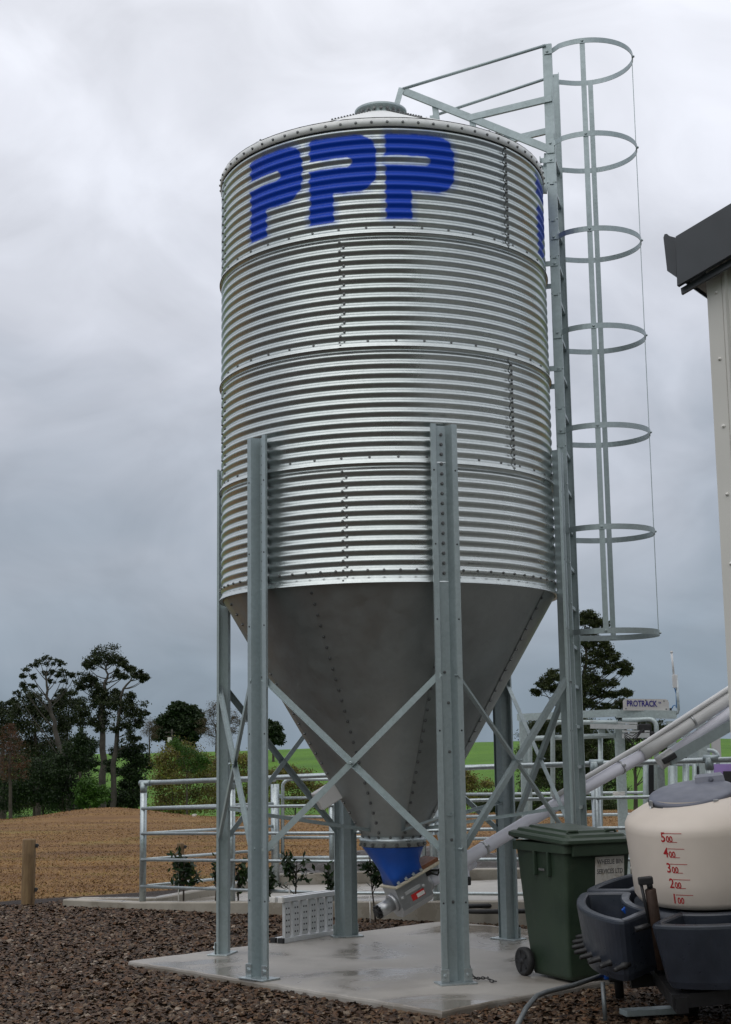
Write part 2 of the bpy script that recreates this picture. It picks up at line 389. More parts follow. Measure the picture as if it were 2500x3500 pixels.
M['shrubleaf'] = foliage('glossy_shrub_leaf', [(.010, .024, .008), (.02, .045, .012), (.04, .075, .018)], .3)
M['greenleaf'] = foliage('fresh_green_leaf', [(.03, .075, .012), (.055, .12, .016), (.08, .16, .02)])
M['bark'] = simple('grey_bark', (.05, .042, .036), .85, 0, .35, 3, .5, 8)
M['bark_dark'] = simple('dark_bark', (.05, .038, .03), .85, 0, .35, 3, .5, 8)
def wood():
    q = NT('fence_wood'); p = q.coord('Position', (14, 14, 1.2))
    c = q.ramp(q.noise(1.5, 5, .65, p), [(.3, (.07, .042, .02)), (.5, (.16, .10, .046)), (.75, (.25, .17, .08))])
    c = q.mix(q.mr(q.noise(3.2, 4, .6), .5, .68, 0, .8), c, (.045, .03, .016))
    q.set(Base_Color=c, Roughness=.8); q.bump(q.noise(3, 4, .6, p), .5, .01); return q.m
M['wood'] = wood()
def binmat():
    q = NT('green_bin_plastic'); f = q.noise(4, 5, .6)
    c = q.ramp(f, [(.3, (.019, .036, .022)), (.7, (.034, .056, .034))])
    c = q.mix(q.mr(q.noise(11, 5, .7), .58, .75, 0, .35), c, (.075, .08, .06))
    q.set(Base_Color=c, Roughness=q.mr(f, .3, .7, .42, .6)); q.bump(q.noise(80, 2), .12, .003); return q.m
M['bin'] = binmat()
# ================================================================== GROUND
MOUND = D(375, 2760, 41.5)
def gz(x, y):
    x = np.asarray(x, float); y = np.asarray(y, float)
    z = np.interp(y, [-3000, -300, -150, -60, -32, 15.5, 18, 26, 38, 43, 52, 70, 90, 150, 250, 420, 3000], [46, 40, 22, 3.5, -.05, -.05, -.05, -.06, -.07, -.14, -1.7, -3.6, -4.2, -2.2, 2.6, 1.0, -14])  # rise behind the camera is an added, unseen hillside that darkens the silo's reflections
    und = .016*np.sin(x*.7+y*.35)+.014*np.sin(y*.8-x*.21)
    z = z+und*np.clip((y-19)/6, 0, 1)
    z = z+np.clip((y-120)/80, 0, 1)*(.5*np.sin(x*.021+.4)+.3*np.sin(x*.05))
    z = z+.33*np.exp(-(((x-MOUND.x)/2.0)**2+((y-41.5)/1.8)**2))
    return z
na, nr = 420, 230
rad = np.concatenate([[0], np.geomspace(1.2, 3500, nr)])
ang = np.concatenate([np.linspace(-.5, .5, 300, endpoint=False), np.linspace(.5, 2*PI-.5, na-300, endpoint=False)])
AA, RR = np.meshgrid(ang, rad)
gx = RR*np.sin(AA); gy = RR*np.cos(AA); gzv = gz(gx, gy)
idx = np.arange((nr+1)*na).reshape(nr+1, na)
q4 = np.stack([idx[:-1], np.roll(idx, -1, 1)[:-1], np.roll(idx, -1, 1)[1:], idx[1:]], -1).reshape(-1, 4)
struct(npmesh('ground', np.stack([gx, gy, gzv], -1).reshape(-1, 3), q4, M['ground'], smooth=True))

# silo slab (square, turned about 46 degrees)
S_L = Vector((-1.933, 12.067, 0)); S_F = Vector((.425, 9.572, 0)); e1 = (S_F-S_L).normalized(); e2 = Vector((-e1.y, e1.x, 0))
W1, W2 = (S_F-S_L).length, 3.62
def slab_mesh():
    mb = MB(); n = 40
    c = [S_L, S_F, S_F+e2*W2, S_L+e2*W2]; per = []
    for i in range(4):
        a, b = c[i], c[(i+1) % 4]
        for k in range(n):
            p = a.lerp(b, k/n); o = (e1 if i in (1,) else -e1 if i == 3 else -e2 if i == 0 else e2)
            per.append(p+o*(.008*math.sin(k*1.7+i)+.006*math.sin(k*.53+2*i)))
    cen = sum(per, Vector())/len(per)
    def loop(z, ins): return [Vector((p.x+(cen.x-p.x)*ins, p.y+(cen.y-p.y)*ins, z)) for p in per]
    mb.loft([loop(-.2, 0), loop(-.018, 0), loop(-.005, .0025), loop(0, .008)], False, True)
    return mb
struct(slab_mesh().build('silo_slab', M['slab']))

# yard: concrete lane behind the silo
P0 = G(488, 3081, .03); FD = Vector((2.07, -1.06, 0)).normalized(); FN = Vector((-FD.y, FD.x, 0))     # fence line and its back side
def fp(t): return Vector((P0.x, P0.y, 0))+FD*t
def fz(t): return .03+.035*max(0, min(t, 6.5))
B1 = Vector((-1.14, 18.5, 0)); B2 = Vector((4.6, 17.2, 0))
YT = [-1.0, 0, .8, 1.6, 2.4, 3.2, 4.2, 5.4, 7.2]
mb = MB()
front = [fp(t)+FN*.02 for t in YT]; top = []
def backpt(i):
    u = i/(len(YT)-1); tip = fp(-1.0)
    pts = [tip+FN*.1, Vector((-1.9, 17.6, 0)), B1, B1.lerp(B2, .3), B1.lerp(B2, .5), B1.lerp(B2, .7), B1.lerp(B2, .85), B2, B2+Vector((1, -.3, 0))]
    return pts[i]
fr = [Vector((p.x, p.y, fz(t)-.055+.05*min(1, max(0, (t-1)/2)))) for p, t in zip(front, YT)]
bk = [Vector((backpt(i).x, backpt(i).y, fr[i].z+.01)) for i in range(len(YT))]
n = len(YT)
vs = fr+bk+[Vector((p.x, p.y, -.25)) for p in fr]
fs = [(i, i+1, n+i+1, n+i) for i in range(n-1)]+[(2*n+i, 2*n+i+1, i+1, i) for i in range(n-1)]
mb.add(vs, fs); struct(mb.build('yard', M['yard']))
def kerb(name, pts, w, zt, zb=-.25):
    k = MB(); L = []
    for i, p in enumerate(pts):
        d = (pts[min(i+1, len(pts)-1)]-pts[max(i-1, 0)]).normalized(); nn = Vector((-d.y, d.x, 0)); z = zt[i]
        L.append([p-nn*w/2+Vector((0,0,zb)), p-nn*w/2+Vector((0,0,z-.012)), p-nn*(w/2-.012)+Vector((0,0,z)), p+nn*(w/2-.012)+Vector((0,0,z)), p+nn*w/2+Vector((0,0,z-.012)), p+nn*w/2+Vector((0,0,zb))])
    k.loft(L); return k
tt = [-1.0+.25*i for i in range(34)]
struct(kerb('k', [fp(t)-FN*.05+FN*.006*math.sin(t*5) for t in tt], .15, [fz(t)+.002 for t in tt]).build('front_kerb', M['kerb']))
bp = [fp(-.95)+FN*.12, fp(-.05)+FN*.12+Vector((.1,.1,0)), Vector((-1.95, 17.4, 0)), B1+Vector((0,.12,0)), B1.lerp(B2, .33)+Vector((0,.25,0)), B1.lerp(B2, .66)+Vector((0,.25,0)), B2+Vector((0,.25,0)), B2+Vector((1.6,-.2,0))]
bpz = [.03, .05, .08, .14, .20, .22, .24, .24]
fine = []; finez = []
for i in range(len(bp)-1):
    for k in range(6): fine.append(bp[i].lerp(bp[i+1], k/6)); finez.append(bpz[i]+(bpz[i+1]-bpz[i])*k/6)
struct(kerb('k', fine+[bp[-1]], .15, finez+[bpz[-1]]).build('back_kerb', M['kerb']))
# heap of wet soil behind the back kerb
hx, hy = np.meshgrid(np.linspace(-1.6, 5.2, 110), np.linspace(0, 1.7, 34))
line_y = np.interp(hx, [-1.6, -1.14, 4.6, 6], [18.5, 18.75, 17.45, 17.1])
hz = np.sin(np.clip((hy)/1.7, 0, 1)*PI)**.7*(.26+.05*np.sin(hx*2.1)+.06*RNG.random(hx.shape)+.05*np.sin(hx*6+hy*9))*np.clip((hx+1.6)/.8, 0, 1)-.03
ii = np.arange(hx.size).reshape(hx.shape)
o = npmesh('soil_heap', np.stack([hx, line_y+.15+hy, hz+.04], -1).reshape(-1, 3), np.stack([ii[:-1,:-1], ii[:-1,1:], ii[1:,1:], ii[1:,:-1]], -1).reshape(-1, 4), M['soil'], kind='stuff')
tag(o, 'low bank of dark wet soil behind the concrete yard', 'soil')

# gravel: real flat chips
def in_slab(x, y, mrg=.0):
    dx, dy = x-S_L.x, y-S_L.y; a = dx*e1.x+dy*e1.y; b = dx*e2.x+dy*e2.y
    return (a > -mrg) & (a < W1+mrg) & (b > -mrg) & (b < W2+mrg)
def stones(n, sel, smin, smax, name, lab):
    y = 8.2+(18.2-8.2)*RNG.random(n)**1.25; x = (RNG.random(n)*2-1)*.275*y
    t = (x-P0.x)*FD.x+(y-P0.y)*FD.y; dn = (x-P0.x)*FN.x+(y-P0.y)*FN.y
    keep = ~in_slab(x, y, .01) & ((dn < -.12) | (t < -1.02)) & (y < 19.7+.65*np.minimum(x, -1.8)+.12*RNG.random(n))
    x, y = x[keep], y[keep]; n = len(x)
    base = np.array([[1,0,0],[.25,.9,.1],[-.8,.55,0],[-.75,-.6,.05],[.3,-.95,0],[.1,.05,.8],[-.1,0,-.7]])
    f = np.array([[0,1,5],[1,2,5],[2,3,5],[3,4,5],[4,0,5]])
    s = smin+(smax-smin)*RNG.random(n)**2.2
    v = base[None]*(1+.35*(RNG.random((n,7,1))-.5))
    v = v*np.stack([s*(.8+.6*RNG.random(n)), s*(.55+.5*RNG.random(n)), s*(.22+.3*RNG.random(n))], -1)[:,None,:]
    def rot(v, a, i, j):
        c_, s_ = np.cos(a)[:,None], np.sin(a)[:,None]; r = v.copy(); r[:,:,i] = c_*v[:,:,i]-s_*v[:,:,j]; r[:,:,j] = s_*v[:,:,i]+c_*v[:,:,j]; return r
    v = rot(v, RNG.normal(0, .42, n), 0, 2); v = rot(v, RNG.normal(0, .42, n), 1, 2); v = rot(v, RNG.random(n)*2*PI, 0, 1)
    z = gz(x, y)+.012*RNG.random(n)+s*.08
    v = v+np.stack([x, y, z], -1)[:,None,:]
    fa = (np.arange(n)[:,None,None]*7+f[None]).reshape(-1, 3)
    o = npmesh(name, v.reshape(-1, 3), fa, M['gravel'], kind='stuff'); return tag(o, lab, 'gravel')
stones(230000, None, .009, .031, 'gravel', 'dark reddish brown crushed stone gravel around the silo slab')

# dead grass tufts on the brown field
n = 130000
y = 17.2+28*RNG.random(n)**1.2; x = -.27*y+RNG.random(n)*.52*y
lim = np.where(x > -1.9, 19.6-.2*(x+1.1), 20.45+.65*x)
k = y > lim; x, y = x[k], y[k]; n = len(x)
a = RNG.random(n)*2*PI; h = .006+.018*RNG.random(n)**2; w = .006+.014*RNG.random(n); z = gz(x, y)
lean = RNG.normal(0, 1.6, (n, 2))*h[:,None]
p1 = np.stack([x-w*np.cos(a), y-w*np.sin(a), z-.005], -1); p2 = np.stack([x+w*np.cos(a), y+w*np.sin(a), z-.005], -1); p3 = np.stack([x+lean[:,0], y+lean[:,1], z+h], -1)
o = npmesh('dead_grass', np.stack([p1, p2, p3], 1).reshape(-1, 3), np.arange(3*n).reshape(-1, 3), M['grass_dead'], kind='stuff')
tag(o, 'sprayed off brown pasture grass covering the open field', 'grass')

# ================================================================== SILO
SC = Vector((AX, AY, 0))
silo = thing('feed_silo', 'tall round galvanised feed silo with three blue letters on its corrugated wall', 'silo', SC)
def pol(a, r, z=0): return Vector((AX+r*math.sin(a), AY-r*math.cos(a), z))
NC, PER = 12, 14
AMP = .0088
def sheet(k, a0, a1):
    mb = MB(); z0 = ZB+k*SH; segs = 72; rows = NC*PER; vs = []
    a1x = a1+.045
    for i in range(segs+1):
        a = a0+(a1x-a0)*i/segs
        lap = .0045*max(0, 1-(i/segs)/.06)           # this end lies over its neighbour
        for j in range(-4, rows+1):
            t = j/rows; z = z0+t*SH
            r = SR+AMP*math.sin(2*PI*(max(j,0)/PER)+PI*.5)
            if j < 0: z = z0+j*.004; r = SR+AMP+.004+.0012*(-j)
            r += .0055*max(0, 1-t*6)+lap
            vs.append(pol(a, r, z))
    m_ = rows+5
    fs = [(i*m_+j, (i+1)*m_+j, (i+1)*m_+j+1, i*m_+j+1) for i in range(segs) for j in range(m_-1)]
    mb.add(vs, fs, True)
    # thickness of the drip edge
    mb.lathe([(SR+AMP+.0095, z0-.016), (SR+AMP+.004, z0-.017), (SR-.004, z0-.012)], (AX, AY, 0), 72, a0, a1x)
    return mb
SEAM = {0: -15.2, 1: 43.8, 2: -15.2, 3: 44.3}
for k in range(4):
    bolts = MB()
    for j in range(3):
        a0 = math.radians(SEAM[k]+120*j); a1 = a0+2*PI/3
        sheet(k, a0, a1).build('wall_sheet', M['wall'], silo)
        for r in range(NC):
            zc = ZB+k*SH+(r+.02)*SH/NC
            for da, dz in ((.008, .0), (.027, SH/NC*.5)):
                if dz and r == NC-1: continue
                rr = SR+AMP*math.sin(2*PI*(zc+dz-ZB-k*SH)/(SH/NC)+PI/2)+.004
                bolts.bolt(pol(a0+da, rr, zc+dz), (math.sin(a0), -math.cos(a0), 0), .0085, .010)
    nb = 72 if k == 0 else 40
    zb_ = ZB+k*SH+(SH/NC if k == 0 else .0)
    for i in range(nb):
        a = 2*PI*i/nb+.05; z = zb_+(.03 if k else .0)
        rr = SR+AMP*(1 if k == 0 else math.cos(2*PI*.03/(SH/NC)))+.003
        bolts.bolt(pol(a, rr, z), (math.sin(a), -math.cos(a), 0), .0085, .010)
    bolts.build('bolts', M['bolt'], silo, kind='stuff')
# eave flange with its bolts
eave = MB(); eave.lathe([(SR+.010, ZE-.05), (SR+.018, ZE-.048), (SR+.019, ZE+.010), (SR+.012, ZE+.018), (SR-.03, ZE+.024)], (AX, AY, 0), 144)
eo = eave.build('eave_flange', M['roof'], silo)
nb = MB()
for i in range(72):
    a = 2*PI*i/72+.02; nb.bolt(pol(a, SR+.0185, ZE-.018), (math.sin(a), -math.cos(a), 0), .009, .011)
nb.build('bolts', M['bolt'], eo, kind='stuff')
# roof cone: twelve panels with bolted seams
ZT, RT = 7.02, .205
for i in range(12):
    a0 = 2*PI*i/12+.21; mb = MB()
    L = []
    for t in (0, .25, .5, .75, 1):
        r = SR+.012+(RT-SR-.012)*t; z = ZE+.024+(ZT-ZE-.024)*t
        L.append([pol(a0+2*PI/12*k/6+(.012 if k == 6 else 0), r, z+(.006 if k == 0 else 0)) for k in range(7)])
    vs = [p for l in L for p in l]; fs = [(r*7+k, r*7+k+1, r*7+8+k, r*7+7+k) for r in range(4) for k in range(6)]
    mb.add(vs, fs, True); po = mb.build('roof_panel', M['roof'], silo)
    bb = MB(); nrm = Vector((math.sin(a0)*.5, -math.cos(a0)*.5, .87))
    for t in np.linspace(.04, .97, 15):
        bb.bolt(pol(a0+.012, SR+.012+(RT-SR-.012)*t, ZE+.03+(ZT-ZE-.024)*t), nrm, .008, .011)
    bb.build('bolts', M['bolt'], po, kind='stuff')
hb = MB(); hb.lathe([(RT+.01, ZT-.02), (RT+.0, ZT+.035), (RT+.02, ZT+.05), (RT+.022, ZT+.075), (RT-.02, ZT+.085), (.0, ZT+.10)], (AX, AY, 0), 48)
ho = hb.build('hatch', M['galv'], silo)
cl = MB()
for i in range(24):
    a = 2*PI*i/24; cl.bolt(pol(a, RT+.012, ZT+.02), (math.sin(a), -math.cos(a), 0), .012, .014)
cl.build('bolts', M['bolt'], ho, kind='stuff')

# hopper cone: eight panels with bolted seams
ZC, RC = .93, .240
H0 = math.radians(18)
for i in range(8):
    a0 = H0+2*PI*i/8; a1 = a0+2*PI/8+.03; mb = MB(); L = []
    for t in np.linspace(0, 1, 9):
        r = SR-.012+(RC-SR+.012)*t; z = ZB-.01+(ZC-ZB+.01)*t
        L.append([pol(a0+(a1-a0)*k/10, r+(.004 if k == 0 else 0), z) for k in range(11)])
    vs = [p for l in L for p in l]; fs = [(r*11+k, r*11+k+1, r*11+12+k, r*11+11+k) for r in range(8) for k in range(10)]
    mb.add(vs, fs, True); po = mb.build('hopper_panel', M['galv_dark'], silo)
    bb = MB(); sl = math.atan2(SR-RC, ZB-ZC); nrm = Vector((math.sin(a0)*math.cos(sl), -math.cos(a0)*math.cos(sl), -math.sin(sl)))
    for t in np.linspace(.03, .975, 24):
        r = SR-.012+(RC-SR+.012)*t; bb.bolt(pol(a0+.012/max(r, .3), r+.004, ZB-.01+(ZC-ZB+.01)*t), nrm, .010, .011)
    bb.build('bolts', M['bolt'], po, kind='stuff')
fl = MB(); fl.lathe([(RC-.01, ZC+.04), (RC+.006, ZC+.03), (RC+.006, ZC), (RC+.028, ZC-.002), (RC+.028, ZC-.034), (RC+.018, ZC-.036), (RC+.018, ZC-.066), (RC-.03, ZC-.067)], (AX, AY, 0), 64)
fo = fl.build('outlet_flange', M['galv_pipe'], silo)
bb = MB()
for i in range(16):
    a = 2*PI*i/16+.1; bb.bolt(pol(a, RC+.017, ZC-.051), (math.sin(a), -math.cos(a), 0), .013, .014)
    bb.bolt(pol(a+.2, RC+.006, ZC+.014), (math.sin(a+.2), -math.cos(a+.2), 0), .010, .011)
bb.build('bolts', M['bolt'], fo, kind='stuff')
bx = MB(); a = math.radians(-78); c = pol(a, .53, 1.27); nn = Vector((math.sin(a)*.86, -math.cos(a)*.86, -.5)); tx = Vector((math.cos(a), math.sin(a), 0))
bx.bbox(c, (.15, .15, .20), .008, tx, nn.cross(tx), nn); bx.build('inspection_box', M['sign'], silo)

# legs: folded hat section, bolted to the wall, open side outwards
LH = 4.0
PHI = .28276
prof = [(-.102, .054), (-.102, .074), (-.062, .074), (-.034, .004), (.034, .004), (.062, .074), (.102, .074), (.102, .054)]
th = .0045
def offs(pr):
    return [(p*(1-.05), q-th) if 2 <= i <= 5 else (p*(1-.04), q-(0 if i in (0, 7) else th)) for i, (p, q) in enumerate(pr)]
full = prof+offs(prof)[::-1]
legs = []
for k in range(6):
    a = PHI+k*PI/3; nrm = Vector((math.sin(a), -math.cos(a), 0)); tg = Vector((math.cos(a), math.sin(a), 0))
    base = pol(a, SR+AMP+.008); mb = MB()
    inner = offs(prof); n = len(prof)
    for za, zb2 in ((.012, LH),):
        vs = [base+tg*p+nrm*q+Vector((0,0,z)) for z in (za, zb2) for p, q in prof]+[base+tg*p+nrm*q+Vector((0,0,z)) for z in (za, zb2) for p, q in inner]
        fs = [(i, i+1, n+i+1, n+i) for i in range(n-1)]+[(2*n+i+1, 2*n+i, 3*n+i, 3*n+i+1) for i in range(n-1)]
        fs += [(n+i, n+i+1, 3*n+i+1, 3*n+i) for i in range(n-1)]+[(i+1, i, 2*n+i, 2*n+i+1) for i in range(n-1)]
        fs += [(0, n, 3*n, 2*n), (n-1, 3*n-1, 4*n-1, 2*n-1)]
        mb.add(vs, fs)
    lo = mb.build('leg', M['galv'], silo); legs.append((a, base, nrm, tg))
    bm_ = MB()
    for z in np.arange(ZB+.05, LH-.03, SH/NC): bm_.bolt(base+nrm*.0045+Vector((0,0,z)), nrm, .0105, .013)
    for z in (2.17, 1.95, 1.60, .98, .55): bm_.bolt(base+nrm*.0045+tg*(.012 if z < 2 else -.012)+Vector((0,0,z)), nrm, .009, .010)
    bm_.build('bolts', M['bolt'], lo, kind='stuff')
    holes = MB()
    for z in (.55, 1.75, 2.55, 3.1, 3.65):
        for sg in (-1, 1):
            holes.lathe([(.0, .0008), (.007, .0008), (.007, 0)], base+nrm*.0743+tg*(sg*.083)+Vector((0,0,z)), 8, axis=nrm)
    holes.build('holes', M['black'], lo, kind='stuff')
    fb = MB(); fb.bbox(base+nrm*.055+Vector((0,0,.006)), (.27, .17, .012), .003, tg, nrm)
    ft = fb.build('foot_plate', M['galv_pipe'], lo)
    for sg in (-1, 1):
        cb = MB(); cb.bbox(base+nrm*.082+tg*(sg*.085)+Vector((0,0,.058)), (.062, .008, .09), .003, tg, nrm); cb.bolt(base+nrm*.086+tg*(sg*.085)+Vector((0,0,.062)), nrm, .013, .014)
        cb.build('foot_cleat', M['galv_pipe'], lo)
# cross braces between neighbouring legs and ties to the outlet
for k in range(6):
    a, b0, n0, t0 = legs[k]; a2, b1, n1, t1 = legs[(k+1) % 6]
    p0 = b0+n0*.05+t0*.055; p1 = b1+n1*.05-t1*.055; mid = ((n0+n1)/2).normalized()
    for za, zb2, off in ((2.16, .90, .0), (.90, 2.16, .032)):
        mb = MB(); pa = p0+mid*off+Vector((0,0,za)); pb = p1+mid*off+Vector((0,0,zb2))
        mb.angle_iron(pa, pb, .045, .004, mid if za > zb2 else -mid)
        mb.bolt((pa+pb)/2+mid*.02, mid, .011, .016)
        mb.build('cross_brace', M['galv'], silo)
    # radial tie
    mb = MB(); q0 = b0+n0*.02+Vector((0,0,1.15)); q1 = pol(a, RC+.02, .985)
    mb.angle_iron(q0, q1, .032, .004, Vector((0,0,1))); mb.build('tie_bar', M['galv'], silo)

# ladder with its safety cage
LT = Vector((.232, .973, 0)).normalized(); LN = Vector((LT.y, -LT.x, 0))
def lp(r, t, z): return Vector((AX, AY, 0))+LN*r+LT*t+Vector((0,0,z))
lad = bpy.data.objects.new('ladder', None); COL.objects.link(lad); lad.parent = silo; lad.empty_display_size = .1
for z in (6.77, 2.62, 5.12):
    for t in ((.294, .912) if z < 6 else (.294,)):
        mb = MB(); mb.box(lp(1.43, t, z), (.066, .012, .18), LN, LT); mb.build('splice_plate', M['galv'], lad)
def stringer(t, z1, sg):
    mb = MB(); w, d, th_ = .080, .034, .004
    pr = [(-w/2, 0), (w/2, 0), (w/2, d), (w/2-th_, d), (w/2-th_, th_), (-w/2+th_, th_), (-w/2+th_, d), (-w/2, d)]
    mb.sweep(pr, lp(1.43, t, -.02 if True else 0), lp(1.43, t, z1), LN, LT*sg); mb.build('stringer', M['galv'], lad)
stringer(.30, 7.69, 1); stringer(.906, 7.69, -1)
z = 3.758-.33*11
while z < 7.0:
    if z > .15:
        mb = MB(); mb.angle_iron(lp(1.43, .29, z), lp(1.43, .915, z), .034, .004, Vector((0,0,1)))
        mb.bolt(lp(1.462, .297, z+.02), LN, .006, .008); mb.bolt(lp(1.398, .297, z+.02), -LN, .006, .008)
        mb.build('rung', M['galv'], lad)
    z += .33
HZ = [2.5429+.8453*i for i in range(7)]
cen, RH = (1.735, .585), .415
for z in HZ:
    mb = MB(); path = [(1.405, .291), (1.455, .291), (1.475, .288)]
    aa = np.linspace(math.radians(-118), math.radians(118), 44)
    path += [(cen[0]+RH*math.cos(a), cen[1]+RH*math.sin(a)) for a in aa]
    path += [(1.475, .918), (1.455, .915), (1.405, .915)]
    h, t_ = .046, .0045; L = []
    for i, (r, t) in enumerate(path):
        r0, t0 = path[max(i-1, 0)]; r1, t1 = path[min(i+1, len(path)-1)]; dx, dy = r1-r0, t1-t0; l = math.hypot(dx, dy); nx, ny = dy/l*t_/2, -dx/l*t_/2
        L.append([lp(r+nx, t+ny, z-h/2), lp(r+nx, t+ny, z+h/2), lp(r-nx, t-ny, z+h/2), lp(r-nx, t-ny, z-h/2)])
    mb.loft(L)
    for r, t, nrm in ((1.43, .288, -LT), (1.43, .918, LT), (1.745, .168, -LT), (1.745, 1.002, LT), (2.152, .585, LN)): mb.bolt(lp(r, t, z), nrm, .010, .014)
    mb.build('cage_hoop', M['galv'], lad)
for r, t, X, Y in ((1.745, .177, LN, LT), (1.745, .993, LN, LT), (2.143, .585, LT, LN)):
    mb = MB(); mb.box(lp(r, t, (HZ[0]+HZ[-1])/2), (.044, .005, HZ[-1]-HZ[0]+.03), X, Y); mb.build('cage_strap', M['galv'], lad)
for z in (6.62, 5.69, 4.77, 3.2):
    for t in (.30, .906):
        wall = math.sqrt(SR*SR-t*t); mb = MB(); tt_ = t-.006 if t < .5 else t+.006
        mb.box(lp((1.455+wall)/2, tt_, z), (1.455-wall, .006, .045), LN, LT); mb.box(lp(wall+.006, tt_+(-.02 if t < .5 else .02), z), (.008, .05, .045), LN, LT)
        mb.bolt(lp(1.43, tt_+(-.003 if t < .5 else .003), z), -LT if t < .5 else LT, .010, .012); mb.build('wall_bracket', M['galv'], lad)
# roof walkway rails from the ladder head to the hatch
rr = MB(); rr = None
mb = MB()
def chan(mb, a, b, w=.062, d=.03, t=.004, side=-1):
    a = Vector(a); b = Vector(b); dd = (b-a).normalized(); x = LT*side; y = dd.cross(LT).normalized()
    pr = [(0, -w/2), (0, w/2), (-d, w/2), (-d, w/2-t), (-t, w/2-t), (-t, -w/2+t), (-d, -w/2+t), (-d, -w/2)]
    mb.sweep(pr, a, b, x, y)
chan(mb, lp(1.43, .29, 6.713), lp(.15, .29, 7.41)); rail = mb.build('roof_rail', M['galv'], silo)
mb = MB(); chan(mb, lp(1.43, .916, 6.713), lp(.29, .916, 7.33), side=1); mb.build('roof_rail', M['galv'], silo)
for t, r1, z1 in ((.295, .14, 7.43), (.91, .295, 7.425)):
    mb = MB(); mb.tube([lp(1.42, t, 7.675), lp(r1, t, z1)], .014, 8); mb.build('handrail', M['galv'], silo)
    mb = MB(); chan(mb, lp(1.455, t-.012 if t < .5 else t+.012, 7.18), lp(.73, t-.012 if t < .5 else t+.012, 7.085), .056); mb.build('roof_stay', M['galv'], silo)
mb = MB(); mb.beam(lp(.13, .29, 7.44), lp(.04, .25, 7.10), .05, .006, LT); mb.build('roof_stay', M['galv'], silo)
mb = MB(); mb.beam(lp(.29, .91, 7.43), lp(.24, .88, 6.75), .05, .006, LT); mb.build('roof_stay', M['galv'], silo)
for t in (.33, .88):
    for r in (.42, .75, 1.05):
        dist = math.hypot(r, t)
        if dist > SR: continue
        zr = ZE+.02+(ZT-ZE)*(SR-dist)/(SR-RT); zt = 6.713+(1.43-r)*(.545)
        if zt > zr+.03:
            mb = MB(); mb.beam(lp(r, t, zt), lp(r+.04, t, zr-.01), .04, .05, LN); mb.build('roof_foot', M['galv'], silo)
for t in (.30, .906):
    mb = MB(); w0 = math.sqrt(SR*SR-t*t); mb.beam(lp(w0+.06, t+.05, 6.70), lp(w0+.02, t+.05, ZE-.06), .05, .03, LT); mb.build('roof_foot', M['galv'], silo)
# ================================================================== AUGER under the silo
A0 = D(1345, 3086, 11.93); A1 = D(1985, 2700, 12.82); A2 = D(2230, 2562, 12.98); A3 = D(2560, 2352, 13.15)
ad_ = (A1-A0).normalized(); ah = Vector((0,0,1)).cross(ad_).normalized(); au = ad_.cross(ah).normalized(); ah = -ah   # ah faces the camera
if ah.y > 0: ah = -ah
aug = thing('feed_auger', 'blue feed boot and steel auger box with sloping tube under the silo outlet', 'auger', Vector((AX, AY, 0)))
# blue boot: round above, rectangular and tilted below
top = [pol(2*PI*k/32, RC+.012, ZC-.068) for k in range(32)]
bc = A0+ad_*.16+au*.135
def rect(c, hw, hd):
    out_ = []
    for k in range(32):
        a = 2*PI*k/32; sx, sy = math.sin(a), -math.cos(a); m_ = max(abs(sx), abs(sy))
        out_.append(c+ad_*(sx/m_*hw)+(-ah)*(sy/m_*hd))
    return out_
bot = rect(bc, .135, .10)
mb = MB(); L = []
for t in (0, .06, .3, .55, .8, 1):
    s = t*t*(3-2*t); L.append([a.lerp(b, t)*(1-.0)+(Vector((AX, AY, 0))-Vector((a.x, a.y, 0)))*(.03*math.sin(PI*t)) for a, b in zip(top, bot)])
mb.loft(L, True, True, True); boot = mb.build('boot', M['blue'], aug)
bb = MB()
for t in (-.11, -.035, .04, .115): bb.bolt(bc+ad_*t+ah*.118+au*.016, (au+ah*.6), .011, .014)
bb.build('bolts', M['galv_pipe'], boot, kind='stuff')
mb = MB(); mb.bbox(bc+ad_*.075-au*.006, (.46, .27, .016), .003, ad_, ah, au); mb.build('cream_gasket_board', M['cream'], aug)
mb = MB(); mb.bbox(bc+ad_*.22+au*.018-ah*.01, (.17, .22, .03), .003, ad_, ah, au); mb.build('brown_board', M['brownboard'], aug)
mb = MB(); cbx = A0+ad_*.16
pr = [(-.10, .118), (.10, .118), (.10, -.07), (.045, -.125), (-.045, -.125), (-.10, -.07)]
mb.sweep(pr, cbx-ad_*.15, cbx+ad_*.15, ah, au); box = mb.build('auger_box', M['steel'], aug)
mb = MB(); mb.bbox(cbx+ah*.104+au*.045-ad_*.01, (.15, .006, .028), .002, ad_, ah, au)
for t in (-.12, .09): mb.bolt(cbx+ah*.103+au*(.03)+ad_*t, ah, .010, .02)
mb.build('inspection_cover', M['alu'], box)
mb = MB(); mb.box(cbx+ah*.1025+au*(-.012)+ad_*.02, (.125, .003, .05), ad_, ah, au); lb = mb.build('warning_label', M['label_red'], box)
mb = MB(); mb.box(cbx+ah*.1045+au*(-.016)+ad_*.042, (.072, .003, .030), ad_, ah, au); mb.build('label_text_panel', M['label_white'], lb)
mb = MB(); mb.tube([cbx-ad_*.15, cbx-ad_*.18], .075, 20); mb.tube([cbx-ad_*.18, cbx-ad_*.30], .055, 20); mb.build('end_bearing', M['steel'], aug)
mb = MB()
for k in range(9):
    a = 2*PI*k/9; p = cbx-ad_*.31+(ah*math.cos(a)+au*math.sin(a))*.045; mb.box(p, (.03, .018, .018), ad_, ah, au)
mb.tube([cbx-ad_*.29, cbx-ad_*.335], .034, 12); mb.build('drive_cog', M['black'], aug)
mb = MB(); mb.tube([cbx+ad_*.15, cbx+ad_*.20], .072, 20); mb.build('tube_collar', M['steel'], aug)
tb = cbx+ad_*.17
